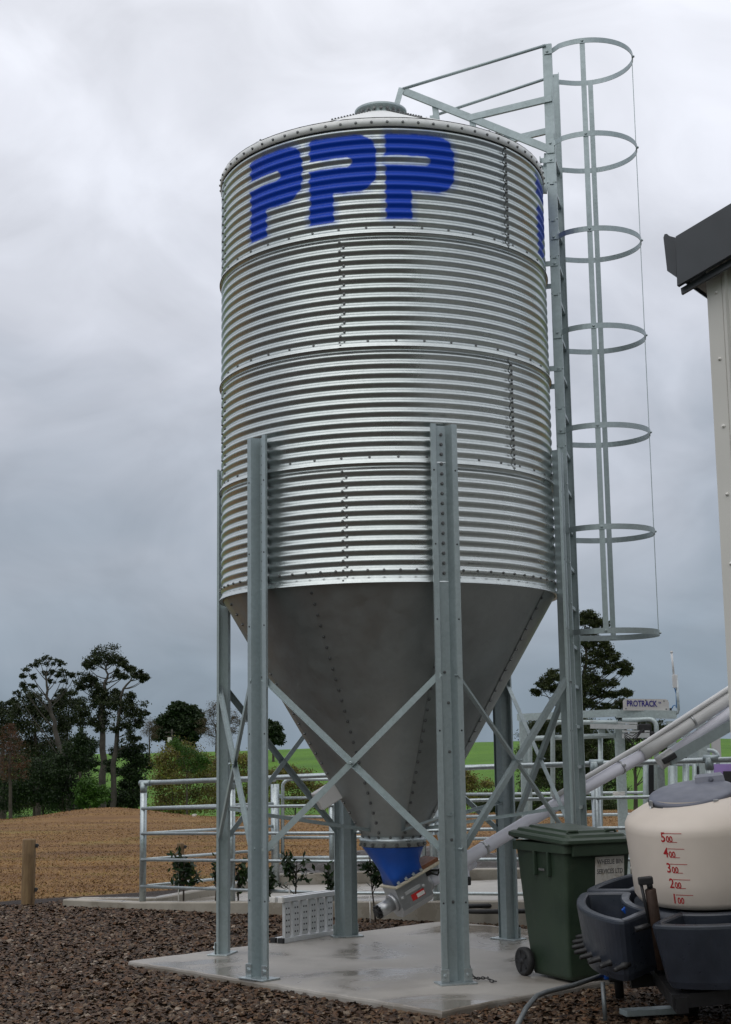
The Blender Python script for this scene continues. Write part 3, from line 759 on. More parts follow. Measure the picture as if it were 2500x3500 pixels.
mb = MB(); mb.tube([tb, A1, A2-ad_*.05], .054, 20); at = mb.build('auger_tube', M['pvc'], aug)
mb = MB(); d2 = (A3-A2).normalized(); up2 = Vector((0,0,1)); u2 = (up2-d2*up2.dot(d2)).normalized()
mb.tube([A2-ad_*.12+u2*.006, A2+d2*.25+u2*.012, A3+d2*.6+u2*.03], .060, 20); mb.build('upper_tube', M['pvc_grey'], aug)
mb = MB(); mb.tube([A1+au*.075+ah*.03-ad_*.3, A1+au*.08+ah*.03, A2+u2*.085+Vector((0,-.03,0)), A3+d2*.6+u2*.105+Vector((0,-.03,0))], .022, 10); mb.build('cable_conduit', M['pvc_grey'], aug)
for t in (.36, .40, 1.02):
    mb = MB(); p = tb.lerp(A1, t) if t < 1 else A1.lerp(A2, .55)
    if t == .40: continue
    mb.tube([p-ad_*.010, p+ad_*.010], .060 if t < 1 else .062, 20); mb.bbox(p+ah*.06+au*.02, (.03, .03, .02), .003, ad_, ah, au); mb.build('hose_clamp', M['steel'], aug)
p = A2+d2*.45+u2*.02; mb = MB(); mb.tube([p-d2*.012, p+d2*.012], .064, 18); mb.build('hose_clamp', M['steel'], aug)
p = D(1598, 2950, 12.33); mb = MB(); mb.tube([p-ad_*.03, p+ad_*.05], .066, 18); mb.bbox(p+Vector((0,-.02,-.06)), (.03, .03, .10), .004); mb.build('sensor_sleeve', M['pvc'], aug)
mb = MB(); mb.bbox(p+Vector((.0,-.02,-.14)), (.05, .05, .07), .012); mb.build('sensor_plug', M['black'], aug)
mb = MB(); c = cbx+ad_*.20+au*.085; mb.bbox(c, (.08, .09, .07), .015, ad_, ah, au); mb.tube([c+ad_*.02, c+ad_*.10+ah*.06-au*.03, c+ad_*.16+ah*.04-au*.05, c+ad_*.2], .009, 8); mb.tube([c, c+ad_*.07-au*.06+ah*.05, c+ad_*.13+ah*.06-au*.01, c+ad_*.18+au*.02], .008, 8); mb.build('motor_cable', M['black'], aug)
mb = MB(); c = D(1478, 2868, 11.35); mb.bbox(c, (.085, .05, .05), .006, Vector((.98, 0, .17)).normalized(), (0,1,0), Vector((-.17, 0, .98)).normalized()); tag(mb.build('timber_block', M['timber']), 'short orange brown timber block wedged behind the silo leg at the outlet', 'timber block')
# second feed pipe beside the auger and its steel carrier
s0, s1 = D(2285, 2588, 13.05), D(2580, 2382, 13.1); dd = (s1-s0).normalized()
fpipe = thing('feed_pipe', 'lilac white plastic feed pipe running up below the grey auger tube', 'pipe', s0)
mb = MB(); mb.tube([s0, s1+dd*.5], .058, 20); mb.build('pipe', M['pvc'], fpipe)
mb = MB(); mb.tube([s0-dd*.10, s0+dd*.05], .063, 20); mb.build('grey_socket', M['pvc_grey'], fpipe)
c0, c1 = D(2285, 2600, 13.0), D(2580, 2432, 13.0)
car = thing('pipe_support', 'galvanised steel channel carrying the lilac white feed pipe', 'support', c0)
mb = MB(); d3 = (c1-c0).normalized(); x3, y3, _ = rotframe(d3); mb.sweep([(-.05,-.045),(.05,-.045),(.05,.045),(.044,.045),(.044,-.039),(-.044,-.039),(-.044,.045),(-.05,.045)], c0, c1+d3*.4, x3, y3); mb.build('channel', M['galv'], car)
mb = MB(); mb.bbox(c0+Vector((0,-.05,.02)), (.13, .05, .05), .01, d3, (0,1,0), d3.cross(Vector((0,1,0)))); mb.build('rubber_strap', M['black'], car)
mb = MB(); mb.beam(c0+Vector((-.05,.12,-.05)), c0+Vector((-.05,.12,-1.75)), .06, .06); mb.build('post', M['galv_pipe'], car)

# ================================================================== folded aluminium steps leaning by the rear leg
a_ = G(965, 3224); b_ = G(1150, 3192); dL = Vector((b_.x-a_.x, b_.y-a_.y, 0)); LL = dL.length; dL.normalize(); nL = Vector((-dL.y, dL.x, 0))
if nL.y < 0: nL = -nL
st = thing('folded_step_ladder', 'folded aluminium step ladder lying on its side beside the rear silo leg', 'ladder', a_)
for off in (0, .085):
    for z in (.02, .36):
        mb = MB(); p = a_+nL*off+Vector((0,0,z)); mb.bbox(p+dL*(LL*.5), (LL, .05, .04), .004, dL, nL); mb.build('side_rail', M['alu'], st)
        mb = MB(); mb.bbox(p-dL*.012, (.03, .056, .048), .006, dL, nL); mb.build('rail_cap', M['label_white'] if z > .1 else M['black'], st)
    x = .02; i = 0
    while x < LL-.04 and off == 0:
        mb = MB(); p = a_+nL*off+dL*x; w = .082; h = .29
        # step plate with punched holes: two columns of five
        mb.bbox(p+dL*w/2+Vector((0,0,.19)), (w, .03, h), .004, dL, nL); so_ = mb.build('step', M['alu'], st)
        hb2 = MB()
        for cx in (.022, .054):
            for r in range(5): hb2.lathe([(0, .0012), (.008, .0012), (.008, 0)], p+dL*(cx+.004*(r % 2))+Vector((0,0,.085+.05*r))-nL*.0155, 10, axis=-nL)
        hb2.build('punched_holes', M['black'], so_, kind='stuff')
        x += .118
# chain at the front leg's foot
chn = MB(); ca = G(1610, 3352)+Vector((0,0,.012)); cb_ = G(1700, 3360)+Vector((0,0,.012))
pts = [ca+Vector((-.01,0,.09)), ca+Vector((0,-.01,.05)), ca+Vector((.02,-.02,.012)), ca+Vector((.05,-.035,.008)), ca+Vector((.085,-.02,.008)), ca+Vector((.12,-.03,.008)), ca.lerp(cb_, .8)+Vector((0,-.012,0)), cb_]
lk = []
for i in range(len(pts)-1):
    for t in (0, .5): lk.append((pts[i].lerp(pts[i+1], t), (pts[i+1]-pts[i]).normalized()))
chain = thing('chain', 'short rusty steel chain lying at the foot of the front silo leg', 'chain', ca)
for i, (p, d) in enumerate(lk):
    x, y, d = rotframe(d); s = x if i % 2 else y; mb = MB()
    mb.tube([p+d*(.016*math.cos(a))+s*(.009*math.sin(a)) for a in np.linspace(0, 2*PI, 11)], .0032, 6, False); mb.build('link', M['paint_dark'], chain)

# ================================================================== wheelie bin
BA = math.radians(26); bxv = Vector((math.cos(BA), math.sin(BA), 0)); byv = Vector((-math.sin(BA), math.cos(BA), 0))   # along the front, towards the back
bo = G(1943, 3366)
bn = thing('wheelie_bin', 'dark green wheelie bin with a scuffed white sticker beside the silo ladder', 'bin', bo)
def bpnt(u, v, z): return bo+bxv*u+byv*v+Vector((0,0,z))
def brect(u0, u1, v0, v1, z, r=.03, k=4):
    o_ = []
    for cx, cy, a0 in ((u1-r, v0+r, -PI/2), (u1-r, v1-r, 0), (u0+r, v1-r, PI/2), (u0+r, v0+r, PI)):
        for i in range(k+1):
            a = a0+PI/2*i/k; o_.append(bpnt(cx+r*math.cos(a), cy+r*math.sin(a), z))
    return o_
mb = MB()
mb.loft([brect(.035, .485, .03, .50, .02), brect(.03, .49, .025, .52, .05), brect(.02, .51, .02, .56, .3), brect(0, .555, -.02, .64, .88), brect(-.004, .559, -.024, .645, .90)], True, False, True)
mb.loft([brect(-.025, .58, -.045, .665, .885, .035), brect(-.025, .58, -.045, .665, .945, .035), brect(.0, .555, -.02, .64, .95, .03)], False, False, False)
mb.build('body', M['bin'], bn)
mb = MB(); mb.bbox(bpnt(.2775, -.052, .905), (.48, .022, .085), .008, bxv, byv); mb.build('front_rim', M['bin'], bn)
lid = MB()
def lrect(i, z, tilt=.035): return [p+Vector((0,0,tilt*((p-bo).dot(byv)+.04)/.7)) for p in brect(-.035+i, .59-i, -.075+i, .70-i*.5, z, .045)]
lid.loft([lrect(0, .945), lrect(-.006, .955), lrect(-.004, .975), lrect(.02, .985), lrect(.05, .987), lrect(.062, 1.005), lrect(.13, 1.012), lrect(.14, 1.026), lrect(.25, 1.03)], False, True, False)
lo_ = lid.build('lid', M['bin'], bn)
for u in (.12, .44):
    mb = MB(); p = bpnt(u, .06, 1.0); mb.tube([p-bxv*.055, p-bxv*.04+Vector((0,0,.03)), p+bxv*.04+Vector((0,0,.03)), p+bxv*.055], .010, 8); mb.build('lid_grip', M['bin'], lo_)
mb = MB(); mb.tube([bpnt(.03, .66, .97), bpnt(.03, .735, .985), bpnt(.525, .735, .985), bpnt(.525, .66, .97)], .018, 10); mb.build('handle', M['bin'], bn)
for v in (.18, .36):
    mb = MB(); mb.bbox(bpnt(-.012, v, .80), (.03, .025, .17), .006, bxv, byv); mb.build('side_rib', M['bin'], bn)
mb = MB(); mb.bbox(bpnt(-.016, .27, .76), (.004, .075, .016), .001, bxv, byv); mb.build('maker_plate', M['greyprint'], bn)
for u in (-.025, .54):
    mb = MB(); c = bpnt(u, .52, .10); mb.lathe([(.03, -.028), (.075, -.022), (.082, -.028), (.098, -.022), (.101, 0), (.098, .022), (.082, .028), (.075, .022), (.03, .028), (.0, .03)], c, 28, axis=-bxv); wo = mb.build('wheel', M['black'], bn)
    hub = MB()
    hub.lathe([(0, .036), (.022, .034), (.026, .02)], c, 14, axis=-bxv)
    for k in range(5):
        a = 2*PI*k/5; r_ = byv*math.cos(a)+Vector((0,0,1))*math.sin(a); hub.beam(c-bxv*.024+r_*.02, c-bxv*.024+r_*.074, .014, .012, bxv)
    hub.build('hub', M['paint_dark'], wo)
mb = MB(); mb.tube([bpnt(-.02, .52, .10), bpnt(.54, .52, .10)], .012, 8); mb.build('axle', M['paint_dark'], bn)
# sticker
def sticker_mat():
    q = NT('worn_sticker'); c = q.mix(q.mr(q.noise(9, 5, .7), .5, .66, 0, .75), (.60, .58, .54), (.24, .18, .11))
    q.set(Base_Color=c, Roughness=.6); return q.m
M['sticker'] = sticker_mat()
fnrm = (-byv-Vector((0,0,1))*(-.07)).normalized()
def fpt(u, z): return bpnt(u, -.0225+.0655*(.88-z)/1.0, z)
s_o = fpt(.375, .735)
mb = MB(); zu = (fpt(.3, .86)-fpt(.3, .60)).normalized(); mb.box(fpt(.37, .725)-byv*.004, (.245, .004, .255), bxv, byv, zu); stk = mb.build('sticker', M['sticker'], bn)
def text_mesh(body, size, offset=0.0, align='CENTER', shear=0):
    cu = bpy.data.curves.new('t', 'FONT'); cu.body = body; cu.size = size; cu.align_x = align; cu.offset = offset; cu.shear = shear; cu.resolution_u = 3
    ob = bpy.data.objects.new('t', cu); COL.objects.link(ob); bpy.context.view_layer.update()
    me = bpy.data.meshes.new_from_object(ob.evaluated_get(bpy.context.evaluated_depsgraph_get()))
    vs = [v.co.copy() for v in me.vertices]; fs = [tuple(p.vertices) for p in me.polygons]
    bpy.data.objects.remove(ob); bpy.data.curves.remove(cu); bpy.data.meshes.remove(me); return vs, fs
def text_on(body, size, org, X, Y, mat, parent, name='lettering', offset=0.0, sx=1.0, align='CENTER', mapf=None, local=False):
    vs, fs = text_mesh(body, size, offset, align); mb = MB()
    mb.add([mapf(v) if mapf else Vector(org)+Vector(X)*(v.x*sx)+Vector(Y)*v.y for v in vs], fs)
    return mb.build(name, mat, parent, local=local)
for tx, zc, sz in (('WHEELIE BIN', .80, .048), ('SERVICES LTD', .735, .046), ('0800-212-000', .625, .044)):
    text_on(tx, sz, fpt(.37, zc)-byv*.0075, bxv, zu, M['greyprint'], stk, 'lettering', .0008, .78)

# ================================================================== mobile calf feeder
def rotm(ax, a): return Matrix.Rotation(a, 4, ax)
FO = Vector((2.1907, 9.5, .7128))
fd = thing('mobile_calf_feeder', 'mobile calf feeder with a cream graduated tank on a charcoal trough ring', 'calf feeder', FO)
fd.rotation_euler = (Matrix.Rotation(.1085, 4, 'X') @ Matrix.Rotation(-.0857, 4, 'Y')).to_euler()
def ring_pts(a0, a1, r, n): return [(r*math.cos(math.radians(a0+(a1-a0)*i/n)), r*math.sin(math.radians(a0+(a1-a0)*i/n))) for i in range(n+1)]
def petal(a0, a1, corner0=None, corner1=None):
    outer = ring_pts(a0, a1, .898, 26); inner = ring_pts(a1, a0, .56, 26)
    if corner0: inner[-1] = corner0
    if corner1: inner[0] = corner1
    loop = outer
    loop = loop+[(outer[-1][0]+(inner[0][0]-outer[-1][0])*t, outer[-1][1]+(inner[0][1]-outer[-1][1])*t) for t in (.2, .4, .6, .8)]+inner
    loop = loop+[(inner[-1][0]+(outer[0][0]-inner[-1][0])*t, inner[-1][1]+(outer[0][1]-inner[-1][1])*t) for t in (.2, .4, .6, .8)]
    for it in range(2):                      # soften the moulded corners
        n_ = len(loop); loop = [tuple(loop[i][c]*.5+(loop[i-1][c]+loop[(i+1) % n_][c])*.25 for c in (0, 1)) for i in range(n_)]
    cx = sum(p[0] for p in loop)/len(loop); cy = sum(p[1] for p in loop)/len(loop)
    def dens(lp_, w):                        # inset by w
        n = len(lp_); o_ = []
        area = sum(lp_[i][0]*lp_[(i+1) % n][1]-lp_[(i+1) % n][0]*lp_[i][1] for i in range(n)); sg = 1 if area > 0 else -1
        for i in range(n):
            x0, y0 = lp_[i-1]; x1, y1 = lp_[i]; x2, y2 = lp_[(i+1) % n]
            d1 = Vector((x1-x0, y1-y0)); d2 = Vector((x2-x1, y2-y1)); d1.normalize(); d2.normalize()
            n1 = Vector((-d1.y, d1.x))*sg; n2 = Vector((-d2.y, d2.x))*sg; nn = n1+n2; l = nn.length
            nn = nn/l if l > 1e-6 else n1; k = w/max(.5, nn.dot(n1)); o_.append((x1+nn.x*k, y1+nn.y*k))
        return o_
    def at(lp_, z): return [Vector((x, y, z)) for x, y in lp_]
    def sc_(lp_, k): return [(cx+(x-cx)*k, cy+(y-cy)*k) for x, y in lp_]
    i0 = dens(loop, .012); i1 = dens(loop, .05); i2 = dens(loop, .058); i3 = sc_(dens(loop, .07), .93)
    mb = MB(); mb.loft([at(sc_(loop, .86), -.37), at(sc_(loop, .90), -.33), at(loop, -.02), at(dens(loop, .003), -.006), at(i0, 0), at(i1, 0), at(i2, -.008), at(i3, -.26)], True, True, False)
    return mb
PET = [(154.5, 218.2, None, (-.486, -.308)), (93, 152.5), (228.8, 304, (-.303, -.39)), (306, 16), (18, 91)]
for pe in PET:
    a0, a1 = pe[:2]
    if a1 < a0: a1 += 360
    po = petal(a0, a1, *pe[2:]).build('trough_compartment', M['trough'], fd, local=True)
    # valve pipe and blue tap inside
    am = math.radians((a0+a1)/2); c = Vector((.62*math.cos(am), .62*math.sin(am), -.12)); rd = Vector((math.cos(am), math.sin(am), 0)); tg = Vector((-rd.y, rd.x, 0))
    mb = MB(); mb.tube([c-rd*.07, c+rd*.08+Vector((0,0,-.04))], .026, 10); mb.build('valve', M['paint_dark'], po, local=True)
    mb = MB(); mb.bbox(c+Vector((0,0,.05))-rd*.02, (.022, .10, .03), .006, tg, (rd*.6+Vector((0,0,.8))).normalized(), (tg.cross((rd*.6+Vector((0,0,.8))).normalized()))); mb.build('tap_handle', M['blue'], po, local=True)
    k = 8 if a0 != 228.8 else 0
    for i in range(k):
        a = math.radians(a0+(a1-a0)*(i+.5)/k); rd = Vector((math.cos(a), math.sin(a), -.12)).normalized(); p = Vector((.83*math.cos(a), .83*math.sin(a), -.265))
        mb = MB(); mb.tube([p, p+rd*.05, p+rd*.055, p+rd*.105, p+rd*.125], [.021, .021, .016, .015, .011], 10); mb.build('teat', M['black'], po, local=True)
mb = MB(); mb.lathe([(.0, -.03), (.535, -.03), (.535, -.36), (0, -.37)], (0,0,0), 48); mb.build('base_ring', M['trough'], fd, local=True)
TH = .478
mb = MB(); mb.lathe([(0, -.02), (.43, -.02), (.505, .0), (.525, .035), (.53, .16), (.542, TH-.05), (.541, TH-.015), (.522, TH+.022), (.44, TH+.07), (.36, TH+.105), (.27, TH+.13), (0, TH+.135)], (0,0,0), 72)
tk = mb.build('tank', M['tank'], fd, local=True)
LCX, LCY, LCZ = -.11, -.02, .61
mb = MB(); mb.lathe([(.275, -.14), (.25, -.03), (.25, .0)], (LCX, LCY, LCZ), 40); mb.build('neck', M['tank'], tk, local=True)
lx = Vector((-.085, -.11, 1)).normalized()
mb = MB(); mb.lathe([(.24, -.012), (.264, -.012), (.270, -.004), (.270, .008), (.265, .015), (.24, .019), (.12, .026), (0, .028)], (LCX, LCY, LCZ+.01), 56, axis=lx)
ld = mb.build('tank_lid', M['lid'], fd, local=True)
mb = MB(); mb.lathe([(.262, -.040), (.276, -.038), (.276, -.008), (.265, -.005)], (LCX, LCY, LCZ+.01), 56, axis=lx); mb.build('lid_seal', M['black'], ld, local=True)
mb = MB(); hb_ = [Vector((.06,.13,.03)), Vector((.24,.10,.035)), Vector((.25,.24,.04)), Vector((.09,.26,.035))]; o_ = Vector((LCX, LCY, LCZ+.01))
mb.loft([[o_+p+Vector((0,0,.01)) for p in hb_], [o_+p+Vector((0,.03,.045)) if i < 2 else o_+p+Vector((0,0,.045)) for i, p in enumerate(hb_)]]); mb.bolt(o_+Vector((.155,.125,.06)), (0,-1,.4), .014, .012); mb.build('hinge_block', M['lid'], ld, local=True)
for a in (193, 288):
    r_ = Vector((math.cos(math.radians(a)), math.sin(math.radians(a)), 0)); p = o_+r_*.280+Vector((0,0,-.02)); tg = Vector((-r_.y, r_.x, 0)); mb = MB()
    mb.bbox(p+Vector((0,0,-.005)), (.035, .012, .04), .004, tg, r_); mb.tube([p+r_*.006+tg*.006+Vector((0,0,-.02)), p+r_*.008+Vector((0,0,-.075))], .004, 6); mb.tube([p+r_*.006-tg*.006+Vector((0,0,-.02)), p+r_*.008+Vector((0,0,-.075))], .004, 6)
    mb.bbox(p+r_*.004+Vector((0,0,-.10)), (.022, .016, .055), .004, tg, r_); mb.tube([p+r_*.01+Vector((0,0,-.12)), p+r_*.004+Vector((0,0,-.145))], .005, 6); mb.build('lid_latch', M['steel'], ld, local=True)
# red litre marks, wrapped on the tank
def tank_r(z): return float(np.interp(z, [.035, .16, TH-.05], [.525, .53, .542]))+.0015
def wrap(u, z): a = -PI/2+u/.52; r = tank_r(z); return Vector((r*math.cos(a), r*math.sin(a), z))
for i, num in enumerate((1, 2, 3, 4, 5)):
    z = .012+.1035*(i)+.0
    z = .028+.0925*i; u0 = -.405-.006*i
    for body, size, du, dz in ((str(num), .082, 0, 0), ('00', .052, .0, 0)):
        vs_, fs_ = text_mesh(body, size, .0012, 'LEFT'); mb = MB(); sh = 0 if body != '00' else .036
        mb.add([wrap(u0+v.x*.82+sh, z+.012+v.y) for v in vs_], fs_); mb.build('litre_mark', M['redprint'], tk, local=True)
    for du, zz, ln in ((.028, z+.062, .11), (.05, z+.010, .055)):
        if zz == z+.010 and i == 0: continue
        mb = MB(); k = 6; vv = []
        for j in range(k+1):
            for dz in (0, .0035): vv.append(wrap(u0+du+ln*j/k, zz+dz))
        mb.add(vv, [(2*j, 2*j+2, 2*j+3, 2*j+1) for j in range(k)]); mb.build('litre_line', M['redprint'], tk, local=True)
# jack handle in the channel between two compartments
jd = Vector((-.05, -.02, 1)).normalized(); jb = Vector((-.50, -.53, -.30))
mb = MB(); mb.tube([jb, jb+jd*.47, jb+jd*.475], [.033, .033, .026], 14); jo = mb.build('jack_post', simple('rusty_brown_steel', (.045, .026, .018), .6, .4, .4, 14), fd, local=True)
mb = MB(); p = jb+jd*.48; mb.tube([p, p+jd*.03], .018, 10); mb.bbox(p+jd*.045-Vector((.02,0,0)), (.085, .045, .045), .008); mb.tube([p+jd*.04-Vector((.05,0,0)), p-jd*.22-Vector((.035,0,0))], .010, 8); mb.tube([p-jd*.22-Vector((.035,0,0)), p-jd*.23-Vector((.13,.02,-.0))], .017, 10); mb.build('crank_handle', M['paint_dark'], jo, local=True)
# chassis, wheels and drawbar
mb = MB(); mb.beam((-.45,-.75,-.46), (-.45,.7,-.46), .07, .09); mb.beam((.45,-.75,-.46), (.45,.7,-.46), .07, .09); mb.beam((-.62,.0,-.50), (.85,.0,-.50), .07, .07); mb.beam((-.5,-.7,-.44), (.5,-.7,-.44), .07, .08); mb.build('chassis', M['paint_dark'], fd, local=True)
for x in (-.30, .82):
    c = Vector((x, -.02, -.55)); mb = MB(); mb.lathe([(.09, -.06), (.15, -.065), (.19, -.055), (.205, -.03), (.208, 0), (.205, .03), (.19, .055), (.15, .065), (.09, .06)], c, 32, axis=(1,0,0)); w_ = mb.build('wheel', M['black'], fd, local=True)
    mb = MB(); mb.lathe([(0, -.05), (.05, -.05), (.09, -.03), (.10, -.055)], c, 20, axis=(1,0,0)); mb.build('rim', M['galv_pipe'], w_, local=True)
M['paint_grey'] = galv('dull_grey_pipe', (.16, .175, .18), .45, .5)
# drawbar pipe lying on the gravel in front of the bin
dbp = [G(1768, 3508, .02), G(1800, 3445, .05), G(1835, 3404, .07), G(1870, 3390, .075), G(1960, 3368, .09), G(2070, 3330, .13)]
db = thing('drawbar', 'bent grey steel drawbar pipe resting on the gravel beside the wheelie bin', 'drawbar', dbp[0])
mb = MB(); mb.tube(dbp, .016, 14); mb.build('pipe', M['paint_grey'], db)
mb = MB(); mb.bbox(dbp[-1]+Vector((.06,.0,.02)), (.09, .09, .13), .01); mb.tube([dbp[-1]+Vector((.08,0,.1)), dbp[-1]+Vector((.09,0,-.15))], .03, 12); mb.build('coupling', M['paint_dark'], db)
mb = MB(); mb.bbox(dbp[-1]+Vector((.0,-.02,.0)), (.03, .05, .06), .008); mb.build('blue_latch', M['blue'], db)
mb = MB(); mb.tube([G(2070, 3490, -.02), G(2070, 3490, -.02)+Vector((.0,.05,.22))], .014, 10); mb.build('prop_stand', M['paint_grey'], db)
mb = MB(); c = G(2190, 3468, -.02); mb.bbox(c+Vector((.05,0,.02)), (.34, .12, .035), .005, Vector((.97,.22,0)), Vector((-.22,.97,0))); tag(mb.build('steel_plate', M['galv']), 'flat grey steel plate lying on the gravel below the calf feeder', 'plate')
# black hose on the yard
hs = []
c = G(1720, 3118, .10)
for i in range(40):
    a = 2*PI*i/39; hs.append(Vector((c.x+.42*math.cos(a), c.y+.30*math.sin(a), .135+.004*math.sin(3*a))))
mb = MB(); mb.tube(hs, .022, 8, False); tag(mb.build('black_hose', M['black']), 'loop of black hose lying on the concrete yard behind the silo', 'hose')
# ================================================================== PIPE FENCES
def plane_pt(x, y, P, Nn):
    d = ray(x, y); return CO+d*((P-CO).dot(Nn)/d.dot(Nn))
def FP(x, y): return plane_pt(x, y, Vector((P0.x, P0.y, 0)), FN)
def ft(p): return (Vector((p.x, p.y, 0))-Vector((P0.x, P0.y, 0))).dot(FD)
ff = thing('pipe_rail_fence', 'galvanised five rail pipe fence on the kerb directly behind the silo legs', 'fence', Vector((P0.x, P0.y, 0)))
tops = [(492, 2677), (1120, 2650), (1640, 2622), (2500, 2590)]
tp = [FP(*q) for q in tops]; T = [ft(p) for p in tp]; TZ = [p.z for p in tp]
def topz(t): return float(np.interp(t, T, TZ))
lv0 = [2763, 2849, 2938, 3029]; lv1 = [2753, 2847, 2944, 3051]
sp0 = [TZ[0]-FP(492, y).z for y in lv0]; sp1 = [TZ[1]-FP(1120, y).z for y in lv1]
def spc(k, t): u = min(max(t/T[1], 0), 1.35); return sp0[k]+(sp1[k]-sp0[k])*u
tend = T[-1]+.9
tl = [0]+T[1:3]+[tend]
mb = MB(); mb.tube([fp(t)+Vector((0,0,topz(t))) for t in tl], .026, 12); mb.build('rail', M['galv_pipe'], ff)
for k in range(4):
    mb = MB(); mb.tube([fp(t)-FN*.03+Vector((0,0,topz(t)-spc(k, t))) for t in tl], .0175, 10); mb.build('rail', M['galv_pipe'], ff)
for x in (490, 793, 1138, 1490, 2045, 2440):
    t = ft(FP(x, 2900)) if x > 490 else 0.0
    mb = MB(); mb.tube([fp(t)+Vector((0,0,-.1)), fp(t)+Vector((0,0,topz(t)+.01))], .037 if x != 2045 else .045, 14); po = mb.build('post', M['galv_pipe'], ff)
    mb = MB(); z = topz(t); mb.tube([fp(t)-FD*.05+Vector((0,0,z)), fp(t)+FD*.09+Vector((0,0,z))], .0325, 12); mb.tube([fp(t)+Vector((0,0,z-.10)), fp(t)+Vector((0,0,z))], .040 if x != 2045 else .048, 12); mb.build('weld_paint', M['galv'], po)
# rear fence from the same corner post back to the gate
B0 = Vector((P0.x, P0.y, 0)); Bp = D(941, 2800, 18.5); bd = Vector((Bp.x-B0.x, Bp.y-B0.y, 0)); bl = bd.length; bd.normalize()
rf = thing('pipe_rail_fence', 'galvanised pipe fence along the back of the yard with a swing gate post', 'fence', Vector((Bp.x, Bp.y, 0)))
for y0, y1 in ((2672, 2668), (2763, 2746), (2849, 2823), (2938, 2903), (3029, 2985)):
    a = FP(492, y0); b = D(941, y1, 18.5); mb = MB(); mb.tube([a+bd*.05, b], .0175, 10); mb.build('rail', M['galv_pipe'], rf)
    if y0 > 2680:
        mb = MB(); mb.tube([b-bd*.03, b+bd*.02], .03, 10); mb.build('rail_socket', M['galv'], rf)
pm = B0.lerp(Vector((Bp.x, Bp.y, 0)), .60)
for p, z1, r in ((pm, 1.36, .036), (Vector((Bp.x, Bp.y, 0)), D(941, 2680, 18.5).z, .052)):
    mb = MB(); mb.tube([p+Vector((0,0,-.1)), p+Vector((0,0,z1))], r, 14); mb.build('post', M['galv_pipe'], rf)
Cq = D(1480, 2720, 18.0); Dq = D(2560, 2700, 16.9)
for y0, y1 in ((2620, 2612), (2716, 2706), (2793, 2778), (2869, 2850), (2940, 2925)):
    a = D(1480, y0, 18.0); b = D(2560, y1, 16.9); mb = MB(); mb.tube([a, b], .019, 10); mb.build('rail', M['galv_pipe'], rf)
for x in (1478, 1990, 2300):
    u = (x-1480)/(2560-1480); p = D(x, 2700, 18.0-1.1*u); mb = MB(); mb.tube([Vector((p.x, p.y, -.1)), Vector((p.x, p.y, D(x, 2612, p.y).z))], .045, 14); mb.build('post', M['galv_pipe'], rf)
# the swing gate
ga, gb_ = D(967, 2700, 18.5), D(1451, 2700, 18.05)
gt = thing('swing_gate', 'galvanised tubular swing gate with rounded corners hung on the rear yard post', 'gate', Vector((ga.x, ga.y, 0)))
def gp(x, y): u = (x-967)/484; return D(x, y, 18.5-.45*u)
mb = MB(); R_ = 26
cor = [gp(967, 2935), gp(967, 2700)]+[gp(967+R_-R_*math.cos(a), 2690-R_*math.sin(a)) for a in np.linspace(0, PI/2, 6)]+[gp(1425, 2661)]+[gp(1425+R_*math.sin(a), 2687-R_*math.cos(a)) for a in np.linspace(.2, PI/2, 5)]+[gp(1451, 2933)]
mb.tube(cor, .022, 10); mb.build('frame', M['galv_pipe'], gt)
for y0, y1 in ((2728, 2724), (2793, 2790), (2863, 2860), (2934, 2928)):
    mb = MB(); mb.tube([gp(967, y0), gp(1451, y1)], .019 if y0 < 2930 else .024, 10); mb.build('rail', M['galv_pipe'], gt)
for y in (2722, 2925):
    mb = MB(); p = gp(955, y); mb.bbox(p, (.09, .03, .05), .006); mb.tube([p+Vector((-.02,0,-.04)), p+Vector((-.02,0,.04))], .016, 8); mb.build('hinge', M['galv'], gt)

# ================================================================== DRAFTING GATE FRAME with its sign and aerial
yq = lambda x: 16.6-.6*(x-1775)/335 if x < 2110 else 16.0-.2*(x-2110)/200
dr = thing('drafting_gate', 'galvanised steel cattle drafting gate frame with air rams beyond the yard fence', 'cattle gate', Vector((D(2115, 2700, 16).x, 16, 0)))
def dp(x, y, o=0): return D(x, y, yq(x)+o)
def part(name, mat, pts=None, r=.024, mbx=None):
    m_ = mbx or MB().tube(pts, r, 10); return m_.build(name, mat, dr)
mb = MB(); mb.beam(dp(1775, 2452), dp(2112, 2436), .11, .075); part('top_beam', M['galv_new'], mbx=mb)
mb = MB(); mb.beam(dp(2108, 2439), dp(2312, 2443), .11, .085); part('top_beam', M['galv_new'], mbx=mb)
for x, w in ((1788, .08), (2116, .095), (2292, .075), (2395, .09)):
    mb = MB(); p = dp(x, 2465); mb.box(Vector((p.x, p.y, p.z/2-.05)), (w, w, p.z+.1)); part('post', M['galv_new'], mbx=mb)
def hoop(x0, yb, xt, yt, x1, y1, o, r=.026):
    k = 24; s = 1 if x1 > x0 else -1
    pts = [dp(x0, yb, o), dp(x0, yt+k+8, o)]+[dp(x0+s*k*(1-math.cos(a)), yt+k-k*math.sin(a), o) for a in np.linspace(0, PI/2, 6)]+[dp(x1, y1, o)]
    part('hoop_rail', M['galv_new'], pts, r)
hoop(1890, 2900, 0, 2468, 2110, 2470, -.12); hoop(1812, 2900, 0, 2523, 2105, 2514, -.05)
hoop(2244, 2700, 0, 2459, 2128, 2462, -.1); hoop(2305, 2600, 0, 2462, 2470, 2452, .25); hoop(2455, 2660, 0, 2565, 2360, 2560, .2, .022)
